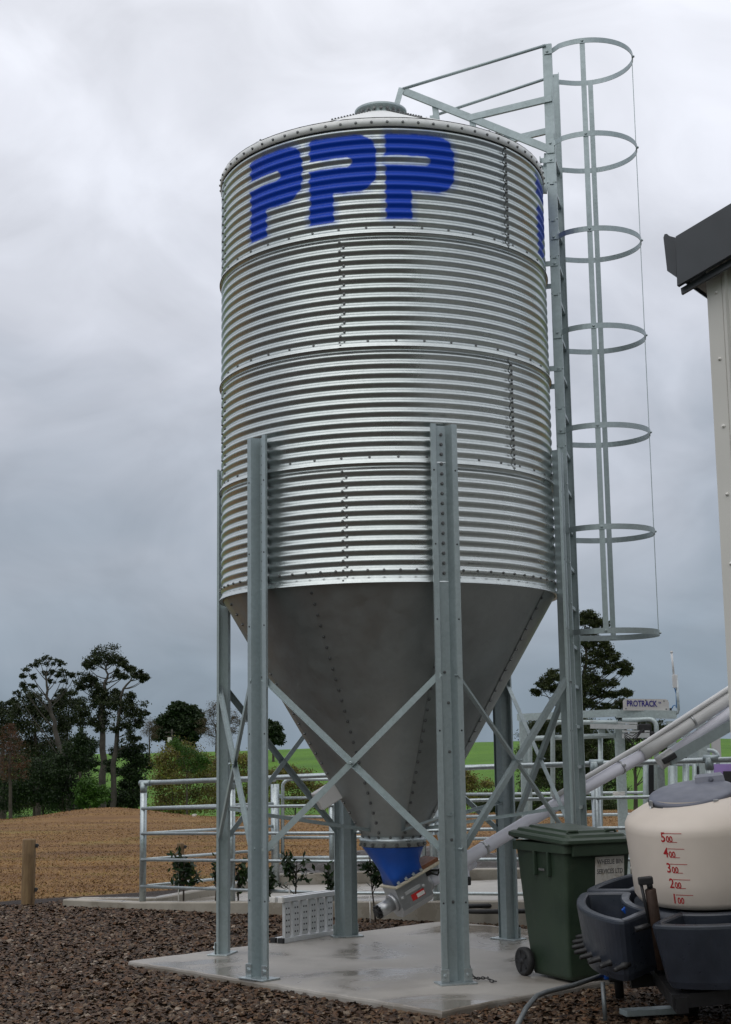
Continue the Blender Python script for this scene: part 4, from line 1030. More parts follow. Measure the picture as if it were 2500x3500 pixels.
for x, y0, y1, r in ((2053, 2495, 2612, .026), (2208, 2535, 2690, .03), (2262, 2610, 2700, .03), (2300, 2618, 2700, .05), (2345, 2612, 2700, .035), (2375, 2600, 2700, .025), (2420, 2612, 2700, .03)):
    part('post', M['galv_new'], [dp(x, 2905, -.02), dp(x, y0, -.02)], r)
mb = MB(); mb.bbox(dp(2066, 2512, -.1), (.22, .03, .03), .005); mb.beam(dp(2058, 2470, -.1), dp(2058, 2512, -.1), .07, .02); mb.beam(dp(2064, 2480, -.1), dp(2092, 2510, -.1), .03, .01); part('gate_bracket', M['galv_new'], mbx=mb)
for x0, y0, x1, y1 in ((2020, 2482, 2180, 2485), (2128, 2516, 2222, 2513)):
    a, b = dp(x0, y0, -.14), dp(x1, y1, -.14); mb = MB(); mb.beam(a, b, .045, .05); mb.beam(a+Vector((0,0,.05)), b+Vector((0,0,.04)), .02, .02); part('air_ram', M['alu'], mbx=mb)
for x, y, w, h in ((2205, 2490, .13, .10), (2222, 2520, .09, .12), (2330, 2585, .1, .06)):
    mb = MB(); mb.bbox(dp(x, y, -.1), (w, .1, h), .015); part('valve_block', M['black'], mbx=mb)
mb = MB()
for i in range(4): a = dp(2135, 2505+5*i, -.16); b = dp(2200, 2492, -.16); mb.tube([a, a.lerp(b, .4)+Vector((0,0,-.05-.02*i)), b], .006, 6)
part('air_hoses', M['black'], mbx=mb)
for x, y0, y1, w in ((2234, 2612, 2760, .10), (2395, 2618, 2700, .12), (2425, 2620, 2700, .1)):
    mb = MB(); a, b = dp(x, y0, .02), dp(x, y1, .02); mb.bbox((a+b)/2, (w, .04, (a-b).length), .008); part('rubber_panel', M['black'], mbx=mb)
mb = MB(); a, b = dp(2330, 2505, .5), dp(2432, 2590, .5); mb.box((a+b)/2, (b.x-a.x, .03, a.z-b.z)); part('grey_panel', M['galv_new'], mbx=mb)
mb = MB(); a, b = dp(2430, 2508, .3), dp(2466, 2592, .3); mb.box((a+b)/2, (b.x-a.x, .05, a.z-b.z)); part('white_panel', M['sign'], mbx=mb)
mb = MB(); a, b = dp(2430, 2612, .1), dp(2540, 2690, .1); mb.box((a+b)/2, (b.x-a.x, .05, a.z-b.z)); pp = part('lilac_panel', M['purple'], mbx=mb)
mb = MB(); a, b = dp(2470, 2636, .06), dp(2540, 2690, .06); mb.box((a+b)/2, (b.x-a.x, .03, a.z-b.z)); mb.build('dark_screen', M['black'], pp)
mb = MB(); a, b = dp(2128, 2640, -.0), dp(2142, 2780, -.0); mb.box((a+b)/2, (b.x-a.x, .03, a.z-b.z)); part('lilac_panel', M['purple'], mbx=mb)
mb = MB()
for i in range(4):
    p = dp(2116, 2708+5*i, -.09); mb.tube([p+Vector((math.cos(a)*.06, math.sin(a)*.06, 0)) for a in np.linspace(0, 2*PI, 13)], .007, 6, False)
part('rope_binding', M['label_white'], mbx=mb)
# sign
sa, sb = D(2131, 2428, 15.88), D(2288, 2430, 15.82); sX = (sb-sa).normalized(); sw = (sb-sa).length; shh = D(2131, 2388, 15.88).z-sa.z
sg = thing('name_sign', 'white sign with dark blue PROTRACK lettering on the drafting gate beam', 'sign', sa)
c_ = .03; pr = [(0, 0), (sw, 0), (sw, shh-c_), (sw-.01, shh-.01), (sw-c_, shh), (c_, shh), (.01, shh-.01), (0, shh-c_)]
sY = Vector((-sX.y, sX.x, 0)); mb = MB(); mb.sweep(pr, sa, sa+sY*.02, sX, Vector((0,0,1))); bd_ = mb.build('board', M['sign'], sg)
mb = MB()
for p, q in ((.03, .02), (sw-.03, .02), (.05, shh-.02), (sw-.05, shh-.02), (sw/2, shh-.015)): mb.bolt(sa+sX*p+Vector((0,0,q)), -sY, .006, .005)
mb.build('screws', M['bolt'], bd_, kind='stuff')
text_on('PROTRACK', .088, sa+sX*(sw*.41)+Vector((0,0,shh*.36))-sY*.004, sX, Vector((0,0,1)), M['blueprint'], bd_, 'lettering', .0020, .70)
text_on('TM', .024, sa+sX*(sw*.80)+Vector((0,0,shh*.62))-sY*.004, sX, Vector((0,0,1)), M['blueprint'], bd_, 'lettering', .0004, .9)
# aerial
an = thing('radio_aerial', 'slim white rod aerial with blue cable on a short bent pipe mast', 'aerial', D(2312, 2440, 15.8))
Q = lambda x, y: D(x, y, 15.8)
mb = MB(); mb.tube([Q(2309, 2440), Q(2316, 2436), Q(2319, 2425), Q(2318, 2400), Q(2312, 2306)], .017, 10); mb.build('mast', M['galv_pipe'], an)
mb = MB(); mb.tube([Q(2304, 2310), Q(2296, 2230)], .011, 10); mb.tube([Q(2296.3, 2232), Q(2295.5, 2225)], .014, 10); mb.build('rod', M['pvc_grey'], an)
mb = MB(); mb.bbox((Q(2303, 2308)+Q(2306, 2350))/2+Vector((0,-.03,0)), (.045, .035, .14), .006); mb.build('aerial_box', M['pvc_grey'], an)
mb = MB(); mb.tube([Q(2306, 2350), Q(2312, 2372), Q(2313, 2420), Q(2308, 2410), Q(2302, 2412), Q(2295, 2425)], .006, 6); mb.build('cable', M['bluepipe'], an)
mb = MB(); mb.tube([Q(2293, 2433), Q(2293, 2420)], .012, 8); mb.build('cable_gland', M['black'], an)

# ================================================================== DAIRY SHED (corner and rake)
TB = math.radians(33); gd = Vector((math.cos(TB), -math.sin(TB), 0)); sdv = Vector((math.sin(TB), math.cos(TB), 0))
WC = D(2417, 970, 7.5); WC0 = Vector((WC.x, WC.y, 0))
sh = thing('dairy_shed', 'cream clad dairy shed corner with a charcoal barge board and gutter', 'building', WC0)
BPL = WC0-sdv*.16
def PL(x, y, off=0.0): return plane_pt(x, y, WC0-sdv*(.16-off), sdv)
tl_, tr_, bl_, br_ = PL(2310, 808), PL(2500, 694), PL(2315, 977), PL(2500, 876)
rk = (tr_-tl_).normalized(); LEN = 6.5
def rake_z(p0, s): return p0+rk*s
mb = MB(); vs = [tl_, tl_+rk*LEN, bl_+rk*LEN, bl_]; mb.add(vs+[v+sdv*.03 for v in vs], [(0,1,2,3), (7,6,5,4), (0,4,5,1), (3,2,6,7), (0,3,7,4), (1,5,6,2)])
bo_ = mb.build('barge_board', M['fascia'], sh)
f0, f1 = PL(2330, 1006, .05), bl_+sdv*.05
mb = MB(); vs = [f1, f1+rk*LEN, f0+rk*LEN, f0]; mb.add(vs+[v+sdv*.02 for v in vs], [(0,1,2,3), (7,6,5,4), (0,4,5,1), (3,2,6,7), (0,3,7,4), (1,5,6,2)]); mb.build('under_flashing', M['fascia'], bo_)
# gutter: end profile, run back along the eave
g = [PL(2268, 812, .04), PL(2272, 800, .04), PL(2280, 799, .04), PL(2287, 806, .04), PL(2310, 812, .04), PL(2313, 946, .04), PL(2281, 926, .04)]
mb = MB(); mb.loft([g, [p+sdv*7 for p in g]]); mb.build('gutter', M['fascia'], sh)
# soffit block behind
s_a = PL(2385, 978, .18); mb = MB(); mb.box(s_a+gd*.02+sdv*1.0+Vector((0,0,.06)), (.12, 2.0, .06), gd, sdv); mb.build('soffit', M['fascia'], sh)
top_at = lambda s: (f0+rk*((s-(Vector((f0.x,f0.y,0))-WC0).dot(gd))/rk.dot(gd))).z+.10
wx = (plane_pt(2467.5, 943, WC0, sdv)-WC0).dot(gd)
edges = [0, wx]+[wx+.30*i for i in range(1, 18)]
for i in range(len(edges)-1):
    a, b = edges[i], edges[i+1]; mb = MB(); o = -.006 if i == 0 else 0
    rib = .018 if i > 0 else .0
    pr = [(a, 0), (a+.004, -rib*.8), (a+.02, -rib), (a+.03, 0), (b, 0)] if i else [(a, 0.08), (a, -.008), (b-.002, -.008), (b+.004, 0)]
    L0 = [WC0+gd*p+sdv*q+Vector((0,0,-.2)) for p, q in pr]; L1 = [WC0+gd*p+sdv*q+Vector((0,0,top_at(max(p, 0)))) for p, q in pr]
    k = len(pr); mb.add(L0+L1, [(j, j+1, k+j+1, k+j) for j in range(k-1)])
    po = mb.build('corner_flashing' if i == 0 else 'wall_panel', M['cladding'], sh)
    if i < 3:
        bb = MB(); s_ = (plane_pt(2450.6, 1002, WC0, sdv)-WC0).dot(gd) if i == 0 else (a+b)/2+.05
        z = plane_pt(2450.6, 1002, WC0, sdv).z
        while z > .2:
            bb.lathe([(0, .010), (.004, .010), (.0045, .006), (.008, .005), (.010, 0)], WC0+gd*s_-sdv*(.009 if i == 0 else .001)+Vector((0,0,z)), 10, axis=-sdv); z -= .36
        bb.build('screws', M['label_white'], po, kind='stuff')
mb = MB(); mb.add([WC0+sdv*.08+gd*.01+Vector((0,0,-.2)), WC0+sdv*7+gd*.01+Vector((0,0,-.2)), WC0+sdv*7+gd*.01+Vector((0,0,WC.z)), WC0+sdv*.08+gd*.01+Vector((0,0,WC.z))], [(0,1,2,3)]); mb.build('side_wall', M['cladding'], sh)
mb = MB(); r0 = tl_+Vector((0,0,-.03))+sdv*.03; mb.add([r0, r0+rk*LEN, r0+rk*LEN+sdv*7, r0+sdv*7, r0+Vector((0,0,-.04)), r0+rk*LEN+Vector((0,0,-.04)), r0+rk*LEN+sdv*7+Vector((0,0,-.04)), r0+sdv*7+Vector((0,0,-.04))], [(0,1,2,3), (7,6,5,4), (0,4,5,1), (3,2,6,7), (0,3,7,4), (1,5,6,2)]); mb.build('roof', M['fascia'], sh)

# ================================================================== timber fence posts
def tpost(x, yb, yt, w, label, z0):
    b = G(x, yb, z0); h = D(x, yt, b.y).z-z0; r = w/2*b.y/FPX
    t = thing('timber_post', label, 'fence post', b); mb = MB()
    prof = [(r*.98, -.1), (r*1.0, h*.3), (r*.97, h*.7), (r*.95, h-.012), (r*.88, h), (0, h+.004)]
    mb.lathe(prof, b, 18); mb.build('post', M['wood'], t)
    mb = MB()
    for zz in (h*.9, h*.24): mb.bbox(b+Vector((r+.012,-.01,zz)), (.03, .03, .045), .008); mb.tube([b+Vector((r,0,zz-.01)), b+Vector((r+.035,-.01,zz+.008))], .009, 6)
    mb.build('insulator', M['black'], t)
tpost(96, 3096, 2868, 45, 'thick weathered round timber post standing at the gravel edge', -.05)
tpost(617, 3010, 2882, 26, 'short timber post in the field behind the yard fence', -.01)
mb = MB(); p = G(664, 2788, .03)
wb = thing('wrapped_bundle', 'small white wrapped bundle lying on the brown field', 'bundle', p)
mb.lathe([(0, 0), (.05, .01), (.06, .03), (.05, .06), (0, .075)], p+Vector((0,0,-.03)), 10); mb.tube([p+Vector((-.05,-.04,.02)), p+Vector((0,-.06,.035)), p+Vector((.08,-.02,.03))], .012, 6); mb.build('wrap', M['label_white'], wb)

# ================================================================== young shrubs with stakes
def leaves(centers, n, size, aspect=2.2, flat=.5):
    n = len(centers); d = RNG.normal(size=(n,3)); d /= np.linalg.norm(d, axis=1, keepdims=True)
    u = RNG.normal(size=(n,3)); u -= d*(u*d).sum(1, keepdims=True); u /= np.linalg.norm(u, axis=1, keepdims=True)
    s = size*(.6+.8*RNG.random((n,1))); a = d*s*.5; b = u*s*.5/aspect
    v = np.stack([centers-a, centers+b*.9-a*.1, centers+a, centers-b*.9-a*.1], 1)
    return v.reshape(-1, 3), np.arange(4*n).reshape(-1, 4)
def shrub(x, yb, yt, w, label, zb, nl=150, lean=0, bare=.35, stake=True, dens=1.0):
    b = G(x, yb, zb); k = b.y/FPX; h = (yb-yt)*k; r = w/2*k
    t = thing('young_shrub', label, 'shrub', b)
    mb = MB(); tips = []
    mb.tube([b, b+Vector((lean*h*.3, 0, h*.35)), b+Vector((lean*h*.6, .02, h*.62)), b+Vector((lean*h*.8, 0, h*.85))], [.010, .009, .007, .004], 6)
    for i in range(9):
        a = random.random()*2*PI; z0 = bare*h*.8+random.random()*h*.4; s0 = b+Vector((lean*z0*.8, 0, z0)); e = s0+Vector((math.cos(a)*r*(.5+.6*random.random()), math.sin(a)*r*.8, h*(.12+.25*random.random())))
        mb.tube([s0, s0.lerp(e, .5)+Vector((0,0,.02)), e], [.005, .004, .002], 5); tips.append((s0, e))
    mb.build('stem', M['bark_dark'], t)
    c = []
    for i in range(nl):
        s0, e = random.choice(tips); q = s0.lerp(e, .35+.75*random.random()**.7); c.append((q.x+random.gauss(0, r*.22), q.y+random.gauss(0, r*.22), min(q.z+random.gauss(0, h*.055), b.z+h*1.02)))
    v, f = leaves(np.array(c), nl, .078*dens); npmesh('leaves', v, f, M['shrubleaf'], t)
    if stake:
        mb = MB(); mb.tube([b+Vector((-.05,-.03,-.02)), b+Vector((-.055,-.03,h*.5))], .006, 6); mb.build('stake', M['label_white'], t)
shrub(628, 3105, 2905, 92, 'bushy young shrub with a stake beside the pipe fence corner post', -.05, 300)
shrub(735, 3108, 2920, 40, 'thin sparse young shrub squeezed beside the outer silo leg', -.05, 60, .1, stake=False)
shrub(815, 3118, 2945, 60, 'young shrub half hidden between two silo legs by the kerb', -.05, 170)
shrub(918, 3128, 2945, 56, 'young shrub between the front silo leg and the folded step ladder', -.05, 190)
shrub(1008, 3135, 2922, 96, 'spreading young shrub behind the folded step ladder', -.05, 170, .05)
shrub(1130, 3140, 2960, 46, 'small yellowing shrub beside the rear silo leg', -.05, 70, -.05, stake=False)
shrub(1285, 3158, 2972, 74, 'slender young shrub with bare lower stem below the blue feed boot', -.05, 200, -.1, .62)

# ================================================================== TREES
def limb(mb, a, b, r0, r1, sag=.0, n=4):
    a = Vector(a); b = Vector(b); d = (b-a).length; pts = []; rs = []
    j = Vector((random.gauss(0, .06), random.gauss(0, .06), random.gauss(0, .05)))*d
    for i in range(n+1):
        t = i/n; pts.append(a.lerp(b, t)+j*math.sin(PI*t)+Vector((0,0,-sag*d*math.sin(PI*t)))); rs.append(r0+(r1-r0)*t)
    mb.tube(pts, rs, 5, False)
def tree(name, label, Y, trunk, blobs, mat, bark, leaf=.3, per=140, clump=.38, r0=.25, group=None, limbs=True, deep=.8, sub=9, twigs=0, big=1.6, up=.5, fill=3.4, ls=.5):
    k = Y/FPX; P = [D(x, y, Y) for x, y in trunk]; P[0].z = min(P[0].z, float(gz(P[0].x, Y)))-.2
    t = thing(name, label, 'tree', Vector((P[0].x, Y, P[0].z)), group)
    mb = MB(); n = len(P); fineP = []
    for i in range(n-1):
        for q in range(3): fineP.append(P[i].lerp(P[i+1], q/3)+Vector((random.gauss(0, .25*r0), 0, 0)) if i+q else P[0])
    fineP.append(P[-1]); n = len(fineP)
    mb.tube(fineP, [r0*(1-.8*i/(n-1)) for i in range(n)], 8, False)
    allc = []
    for x, y, rpx in blobs:
        c = D(x, y, Y); c.y += random.gauss(0, 1)*deep*rpx*k*.6; r = rpx*k*big
        if limbs:
            s_ = min((p for p in fineP[2:]), key=lambda p: (p-c).length+4*max(0, p.z-(c.z-up*math.hypot(p.x-c.x, p.y-c.y)))); limb(mb, s_, c+Vector((0,0,-.2*r)), r0*.17, r0*.05, .08)
        m_ = max(4, int(sub)); sc_ = RNG.normal(size=(m_,3)); sc_ /= np.linalg.norm(sc_, axis=1, keepdims=True); sc_ *= (RNG.random((m_,1))**.45)*r*np.array([1, deep, .75])
        for q in sc_:
            nn = max(8, int(per*fill/m_)); cl_ = RNG.normal(size=(nn,3))*clump*r*np.array([.55, .55, .36])*(.7+.6*random.random()); allc.append(np.array(c)+q+cl_)
            if twigs: limb(mb, c+Vector((0,0,-.3*r)), Vector(np.array(c)+q), r0*.06, r0*.02, n=2)
    mb.build('trunk', bark, t)
    v, f = leaves(np.concatenate(allc), 0, leaf*ls, 1.6); npmesh('crown', v, f, mat, t)
    return t
GP = 'pines and evergreens beyond the field'
tree('pine_tree', 'tall old pine with an open fan of bare branches and tufted tips', 100,
     [(250, 2790), (232, 2640), (205, 2560), (190, 2490), (172, 2420), (160, 2360), (158, 2310)],
     [(78, 2312, 13), (95, 2288, 14), (118, 2272, 13), (140, 2262, 14), (163, 2258, 15), (185, 2262, 14), (205, 2266, 12), (72, 2338, 11), (88, 2350, 11), (62, 2372, 11), (50, 2395, 11), (120, 2310, 10), (150, 2300, 11), (180, 2298, 11), (200, 2310, 10), (222, 2300, 16), (238, 2308, 13), (255, 2304, 10), (222, 2330, 10), (110, 2345, 9), (175, 2330, 9)],
     M['pine'], M['bark'], .26, 75, .42, .26, GP, sub=7, twigs=1, big=1.4, up=1.3)
tree('pine_tree', 'tallest dark pine with a flat dense umbrella top', 104,
     [(352, 2790), (350, 2650), (348, 2520), (352, 2420), (360, 2335), (362, 2290)],
     [(345, 2240, 24), (370, 2236, 26), (392, 2250, 22), (318, 2262, 20), (338, 2258, 22), (412, 2268, 20), (432, 2278, 16), (300, 2272, 12), (446, 2290, 12), (300, 2318, 18), (284, 2334, 16), (312, 2334, 14), (278, 2352, 10), (402, 2306, 14), (422, 2312, 12), (350, 2352, 20), (335, 2375, 22), (368, 2378, 22), (325, 2402, 22), (352, 2405, 26), (380, 2400, 18), (335, 2440, 22), (362, 2450, 20), (325, 2475, 18), (350, 2490, 18), (400, 2360, 12)],
     M['pine'], M['bark'], .28, 190, .40, .30, GP, sub=9, twigs=1)
tree('pine_tree', 'leaning pine with a long bare branch reaching out past its crown', 98,
     [(378, 2790), (388, 2660), (402, 2520), (408, 2440), (425, 2355), (452, 2314)],
     [(462, 2308, 10), (478, 2304, 10), (492, 2306, 10), (500, 2316, 9), (485, 2322, 8), (445, 2378, 12), (438, 2395, 11), (390, 2398, 18), (405, 2415, 16), (440, 2408, 24), (465, 2418, 22), (485, 2438, 16), (500, 2438, 8), (432, 2440, 24), (462, 2450, 22), (425, 2475, 20), (450, 2482, 20), (475, 2475, 14), (395, 2490, 14), (440, 2520, 18), (465, 2525, 14)],
     M['pine'], M['bark'], .26, 160, .42, .22, GP, sub=8, twigs=1)
tree('pine_tree', 'slim young pine between the two tall pines', 112,
     [(232, 2790), (232, 2600), (236, 2400)], [(240, 2368, 14), (232, 2385, 18), (250, 2400, 16), (228, 2412, 20), (246, 2425, 18), (232, 2450, 18), (250, 2460, 14), (228, 2480, 14)], M['pine'], M['bark_dark'], .28, 150, .45, .16, GP)
tree('pine_tree', 'young twin stemmed pine with sky showing through its stems', 116,
     [(276, 2790), (274, 2600), (280, 2420)], [(282, 2398, 14), (272, 2415, 16), (290, 2425, 14), (268, 2440, 16), (288, 2450, 16), (278, 2475, 14), (296, 2440, 10), (255, 2470, 10)], M['pine'], M['bark_dark'], .28, 150, .45, .16, GP)
tree('macrocarpa_tree', 'broad dark evergreen below the open fanned pine', 106,
     [(130, 2795), (128, 2600), (120, 2450)], [(110, 2382, 20), (95, 2410, 26), (130, 2408, 26), (70, 2432, 26), (150, 2430, 26), (112, 2445, 30), (180, 2425, 22), (205, 2400, 22), (212, 2372, 14), (200, 2450, 26), (60, 2470, 26), (100, 2490, 32), (150, 2485, 32), (190, 2500, 30), (215, 2490, 20), (75, 2520, 32), (125, 2535, 36), (175, 2550, 36), (215, 2545, 26), (90, 2575, 36), (150, 2595, 36)],
     M['pine'], M['bark_dark'], .30, 240, .45, .3, GP, sub=10)
tree('macrocarpa_tree', 'dark evergreen at the edge of the field beside the russet tree', 110,
     [(8, 2795), (8, 2600), (6, 2450)], [(0, 2420, 20), (20, 2450, 22), (-10, 2455, 26), (10, 2490, 28), (40, 2480, 22), (-15, 2510, 30), (25, 2525, 28), (40, 2405, 12), (45, 2430, 14)], M['pine'], M['bark_dark'], .30, 240, .45, .3, GP)
tree('russet_tree', 'bare russet twigged tree standing before the evergreens', 92,
     [(38, 2790), (36, 2680), (34, 2590), (36, 2510)], [(36, 2490, 14), (22, 2510, 18), (50, 2515, 18), (10, 2540, 20), (38, 2545, 22), (64, 2545, 18), (0, 2575, 22), (28, 2585, 24), (58, 2585, 22), (10, 2615, 24), (45, 2620, 24), (75, 2610, 16), (20, 2650, 22), (60, 2650, 20)], M['redleaf'], M['bark_dark'], .14, 120, .5, .14, GP, sub=8, twigs=1)
bush = [('dense dark bush under the pines with russet stems', 96, [(120, 2790), (118, 2680)], [(85, 2640, 30), (120, 2625, 34), (155, 2640, 32), (100, 2680, 34), (140, 2690, 36), (70, 2690, 30), (110, 2725, 34), (155, 2735, 32), (60, 2735, 30), (20, 2700, 34), (15, 2740, 34), (-10, 2680, 30)], 'darkleaf'),
        ('dense dark bush beside the leaning trunk', 97, [(215, 2790), (214, 2690)], [(200, 2600, 30), (235, 2590, 30), (185, 2640, 32), (225, 2635, 30), (260, 2560, 26), (250, 2600, 26), (200, 2680, 34), (240, 2680, 30), (190, 2725, 34), (235, 2725, 32), (265, 2700, 26), (270, 2740, 26), (280, 2610, 20), (290, 2520, 22), (270, 2530, 22)], 'darkleaf'),
        ('mid green young conifer in front of the tallest pine', 94, [(310, 2790), (310, 2720)], [(300, 2680, 16), (318, 2690, 18), (295, 2705, 22), (325, 2715, 22), (305, 2730, 26), (340, 2735, 20), (285, 2740, 20), (355, 2700, 14)], 'greenleaf'),
        ('dark ivy covered tree beside the leaning pine', 99, [(455, 2790), (452, 2650)], [(450, 2560, 20), (475, 2575, 22), (440, 2585, 20), (490, 2600, 18), (500, 2615, 14), (460, 2610, 22), (440, 2640, 20), (475, 2640, 22), (455, 2670, 22), (480, 2680, 20), (430, 2680, 16), (445, 2710, 24), (475, 2720, 22), (425, 2735, 20), (455, 2745, 22), (400, 2740, 14), (388, 2630, 12), (378, 2610, 12)], 'darkleaf')]
bush += [('dark thicket closing the gaps behind the pine trunks', 122, [(150, 2800), (150, 2700)], [(x_, y_, 30) for x_ in range(-10, 300, 34) for y_ in (2560, 2610, 2660, 2710, 2755)][::1], 'pine'),
         ('low dark scrub between the tall pine trunks and the mound', 108, [(330, 2800), (330, 2760)], [(300, 2690, 20), (330, 2720, 22), (360, 2735, 22), (395, 2720, 20), (420, 2700, 22), (300, 2740, 26), (340, 2755, 24), (385, 2755, 24), (420, 2750, 24), (300, 2590, 22), (320, 2620, 16), (310, 2545, 18), (420, 2640, 16), (400, 2570, 16)], 'darkleaf')]
for lab, Y, tr, bl, mt in bush: tree('evergreen_bush', lab, Y, tr, bl, M[mt], M['bark_dark'], .28, 260, .48, .16, GP, sub=10)
tree('macrocarpa_tree', 'rounded dark evergreen tree standing alone on the hill crest', 215,
     [(612, 2570), (612, 2520), (612, 2480)], [(612, 2412, 14), (595, 2428, 16), (630, 2425, 16), (655, 2425, 14), (580, 2445, 16), (610, 2445, 20), (645, 2445, 18), (672, 2440, 14), (560, 2465, 18), (595, 2470, 22), (630, 2470, 22), (665, 2465, 18), (690, 2460, 10), (550, 2490, 18), (580, 2500, 20), (615, 2500, 22), (650, 2498, 20), (678, 2490, 14), (545, 2515, 14), (570, 2520, 14), (600, 2528, 18), (635, 2526, 18), (665, 2518, 14), (590, 2545, 12), (620, 2548, 12), (650, 2545, 12)],
     M['darkleaf'], M['bark_dark'], .5, 300, .55, .3, sub=14, fill=5, ls=.8, big=1.3)
tree('bare_tree', 'pale leafless tree beside the dark evergreen on the hill', 205, [(512, 2570), (512, 2500)], [(505, 2475, 12), (520, 2470, 12), (512, 2490, 14), (528, 2492, 12), (500, 2505, 12), (518, 2515, 14), (532, 2515, 10)], M['brownleaf'], M['bark'], .22, 130, .6, .2, sub=8, twigs=1)
tree('bare_tree', 'tall brown leafless tree rising past the rounded dark evergreen', 150, [(745, 2790), (742, 2600), (735, 2480)], [(735, 2420, 14), (718, 2440, 16), (750, 2440, 16), (775, 2450, 16), (800, 2450, 14), (820, 2470, 12), (705, 2470, 16), (740, 2475, 18), (785, 2480, 16), (725, 2505, 18), (765, 2510, 16), (800, 2500, 14), (695, 2500, 14), (745, 2540, 16)], M['brownleaf'], M['bark'], .20, 150, .6, .3, sub=9, twigs=1)
tree('hill_conifer', 'small dark conifer on the hill behind the silo hopper', 210, [(935, 2570), (935, 2510)], [(925, 2470, 10), (935, 2482, 12), (945, 2495, 14), (925, 2500, 14), (950, 2515, 14), (930, 2525, 16), (945, 2535, 14), (915, 2540, 12)], M['darkleaf'], M['bark_dark'], .45, 260, .5, .2, sub=12, fill=5, ls=.8, big=1.4)
wl = [('yellow green willow with a pale dead branch beyond the fence corner', 74, [(590, 2800), (590, 2700)], [(560, 2600, 22), (590, 2570, 24), (620, 2560, 26), (650, 2575, 26), (555, 2640, 26), (590, 2620, 30), (630, 2615, 30), (670, 2610, 26), (700, 2600, 22), (540, 2680, 24), (580, 2670, 30), (625, 2665, 32), (670, 2660, 30), (705, 2650, 24), (560, 2720, 26), (605, 2720, 30), (655, 2715, 32), (700, 2705, 28), (550, 2755, 22), (600, 2760, 26), (650, 2760, 26), (700, 2755, 26)]),
      ('yellow green willow behind the fence post beside the swing gate', 78, [(800, 2800), (800, 2700)], [(740, 2610, 22), (780, 2600, 24), (820, 2595, 24), (850, 2605, 20), (735, 2655, 26), (780, 2650, 28), (825, 2645, 28), (865, 2650, 22), (745, 2705, 28), (795, 2700, 30), (845, 2700, 28), (735, 2750, 24), (785, 2755, 26), (840, 2755, 26), (885, 2740, 20)]),
      ('low willow scrub behind the swing gate', 80, [(1010, 2800), (1010, 2720)], [(930, 2650, 18), (960, 2640, 18), (1000, 2635, 18), (1040, 2650, 20), (930, 2690, 22), (975, 2685, 24), (1020, 2685, 26), (1065, 2690, 24), (1110, 2700, 20), (950, 2730, 24), (1000, 2735, 26), (1055, 2735, 26), (1105, 2740, 22)]),
      ('scrubby bush on the open green slope below the hill crest', 84, [(1600, 2800), (1600, 2730)], [(1585, 2650, 14), (1610, 2660, 16), (1580, 2690, 20), (1620, 2690, 20), (1660, 2680, 18), (1600, 2725, 22), (1650, 2730, 22), (1690, 2720, 20), (1570, 2740, 20), (1720, 2745, 20)])]
for lab, Y, tr, bl in wl: tree('willow_tree', lab, Y, tr, bl, M['willow'], M['bark'], .13, 420, .75, .09, sub=16, deep=1.2, twigs=1, big=1.3, up=1.5, fill=2.0, ls=.75)
tree('fresh_green_tree', 'small bright green tree inside the willow scrub', 72, [(640, 2800), (640, 2640)], [(600, 2545, 14), (625, 2560, 18), (660, 2580, 20), (685, 2590, 18), (645, 2610, 20), (675, 2625, 18), (700, 2600, 12)], M['greenleaf'], M['bark_dark'], .15, 200, .55, .1, sub=10)
tree('gum_tree', 'tall gum tree with open rounded crown behind the ladder cage', 62,
     [(1975, 2760), (1985, 2600), (1990, 2450), (1998, 2300), (2010, 2180)],
     [(2000, 2105, 14), (2020, 2100, 14), (2040, 2115, 14), (1992, 2130, 16), (2025, 2135, 16), (2055, 2130, 12), (2010, 2160, 14), (2075, 2135, 10), (1985, 2175, 12), (2040, 2190, 14), (2065, 2205, 14), (2000, 2210, 18), (2085, 2225, 14), (2035, 2230, 20), (2075, 2245, 16), (2000, 2255, 22), (2105, 2250, 14), (2045, 2270, 20), (2115, 2270, 14), (2140, 2275, 14), (2150, 2290, 11), (2005, 2300, 22), (2080, 2290, 14), (2130, 2300, 10), (1980, 2330, 22), (2030, 2320, 18), (2060, 2335, 18), (2090, 2335, 14), (2000, 2360, 22), (2045, 2370, 18), (2080, 2375, 12), (2110, 2375, 12), (2135, 2365, 13), (2148, 2372, 9), (1985, 2400, 20), (2030, 2410, 18), (2065, 2415, 13),
      (1890, 2300, 14), (1870, 2325, 14), (1905, 2320, 18), (1850, 2345, 14), (1835, 2365, 11), (1880, 2350, 16), (1915, 2355, 18), (1930, 2390, 20), (1905, 2400, 16), (1945, 2330, 18), (1960, 2370, 20), (1960, 2290, 16), (1965, 2230, 14)],
     M['gum'], M['bark'], .15, 330, .44, .2, sub=11, twigs=1)
tree('gum_tree', 'lower dark gum crown behind the drafting gate hoops', 60, [(1930, 2760), (1930, 2600)], [(1840, 2480, 18), (1880, 2480, 22), (1920, 2480, 24), (1960, 2485, 26), (2000, 2480, 24), (1830, 2520, 18), (1870, 2530, 24), (1915, 2530, 28), (1960, 2535, 28), (2005, 2535, 26), (1850, 2570, 20), (1900, 2580, 26), (1950, 2590, 28), (2000, 2590, 26), (1880, 2620, 22), (1930, 2635, 24), (1985, 2640, 24), (2030, 2560, 22), (2060, 2520, 18), (2040, 2610, 22), (2060, 2580, 16), (1940, 2690, 26), (1990, 2700, 26), (1890, 2680, 22), (2040, 2690, 22), (1850, 2640, 16)], M['gum'], M['bark_dark'], .15, 340, .46, .16, sub=11)
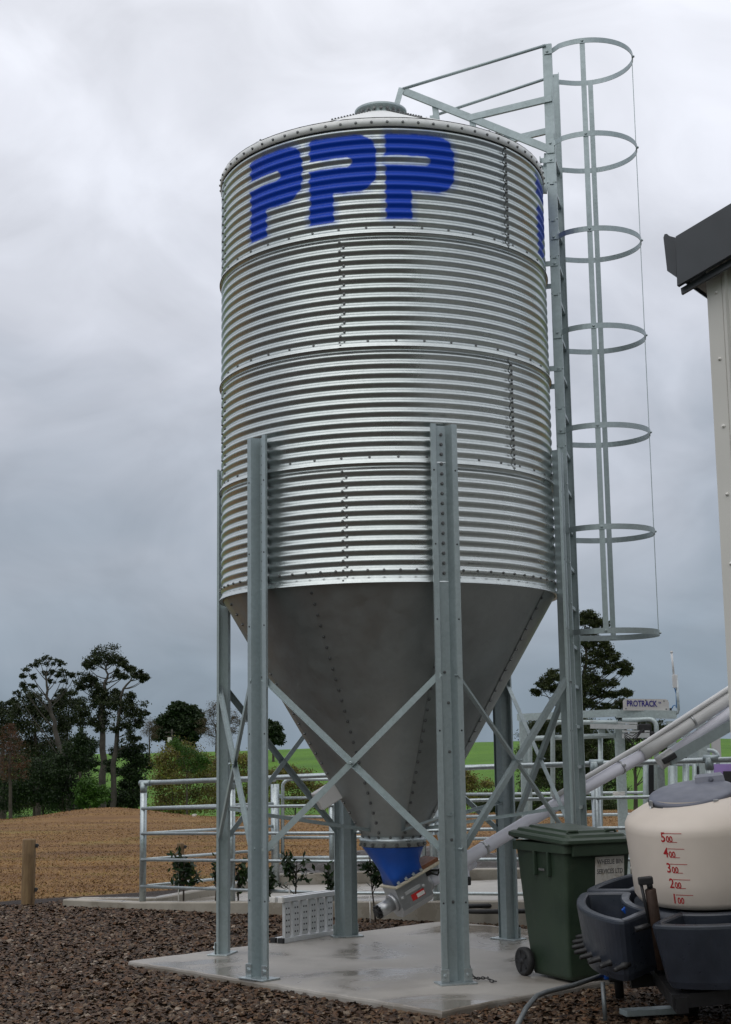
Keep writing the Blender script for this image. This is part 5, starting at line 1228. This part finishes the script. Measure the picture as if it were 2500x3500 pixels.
tree('gum_tree', 'dark rounded gum directly behind the PROTRACK sign', 64, [(2170, 2770), (2170, 2560)], [(2110, 2410, 12), (2125, 2400, 10), (2100, 2425, 10), (2180, 2475, 20), (2220, 2480, 20), (2255, 2485, 18), (2275, 2510, 14), (2160, 2510, 22), (2205, 2520, 24), (2245, 2525, 22), (2150, 2555, 22), (2190, 2565, 24), (2235, 2565, 22), (2270, 2550, 16), (2130, 2450, 14), (2160, 2600, 20), (2200, 2605, 20)], M['gum'], M['bark_dark'], .15, 300, .46, .16, sub=11)
tree('low_bush', 'low dark bush along the slope behind the rear yard rails', 66, [(1900, 2790), (1900, 2740)], [(1650, 2745, 16), (1690, 2750, 18), (1730, 2740, 18), (1770, 2735, 20), (1810, 2730, 20), (1760, 2770, 20), (1820, 2765, 22), (1870, 2755, 22), (1920, 2760, 24), (1980, 2760, 24), (2040, 2755, 24), (2090, 2760, 22)], M['gum'], M['bark_dark'], .14, 300, .5, .08, sub=10)
tree('gum_tree', 'broad dark gum mass filling the view under the drafting gate beam', 68, [(1960, 2790), (1960, 2640)], [(x_+random.randint(-8, 8), y_+random.randint(-8, 8), 24) for x_ in range(1815, 2110, 36) for y_ in (2490, 2530, 2572, 2614, 2656, 2698)], M['gum'], M['bark_dark'], .15, 260, .5, .16, sub=9)
tree('low_bush', 'dark olive scrub behind the lowest yard rails beside the auger', 56, [(1850, 2860), (1850, 2800)], [(x_+random.randint(-8, 8), y_+random.randint(-6, 6), 22) for x_ in range(1650, 2130, 42) for y_ in (2745, 2780)], M['gum'], M['bark_dark'], .13, 240, .5, .08, sub=9)
# power pole on the hill
pp_ = D(588, 2560, 190); pw = thing('power_pole', 'thin power pole with crossarm and pale transformer on the hill', 'power pole', Vector((pp_.x, 190, pp_.z-1)))
b_ = Vector((pp_.x, 190, 0)); zt = D(588, 2492, 190).z
mb = MB(); mb.tube([b_+Vector((0,0,pp_.z-1)), b_+Vector((0,0,zt))], [.14, .10], 8); mb.build('pole', M['bark'], pw)
mb = MB(); mb.beam(b_+Vector((-.9,-.1,zt-.4)), b_+Vector((.4,-.1,zt-.4)), .1, .1); mb.beam(b_+Vector((-.9,-.1,zt-.9)), b_+Vector((.4,-.1,zt-.9)), .08, .08); mb.build('crossarm', M['bark'], pw)
mb = MB(); mb.bbox(b_+Vector((-.25,-.25,zt-1.4)), (.5, .4, .7), .04); mb.build('transformer', M['sign'], pw)
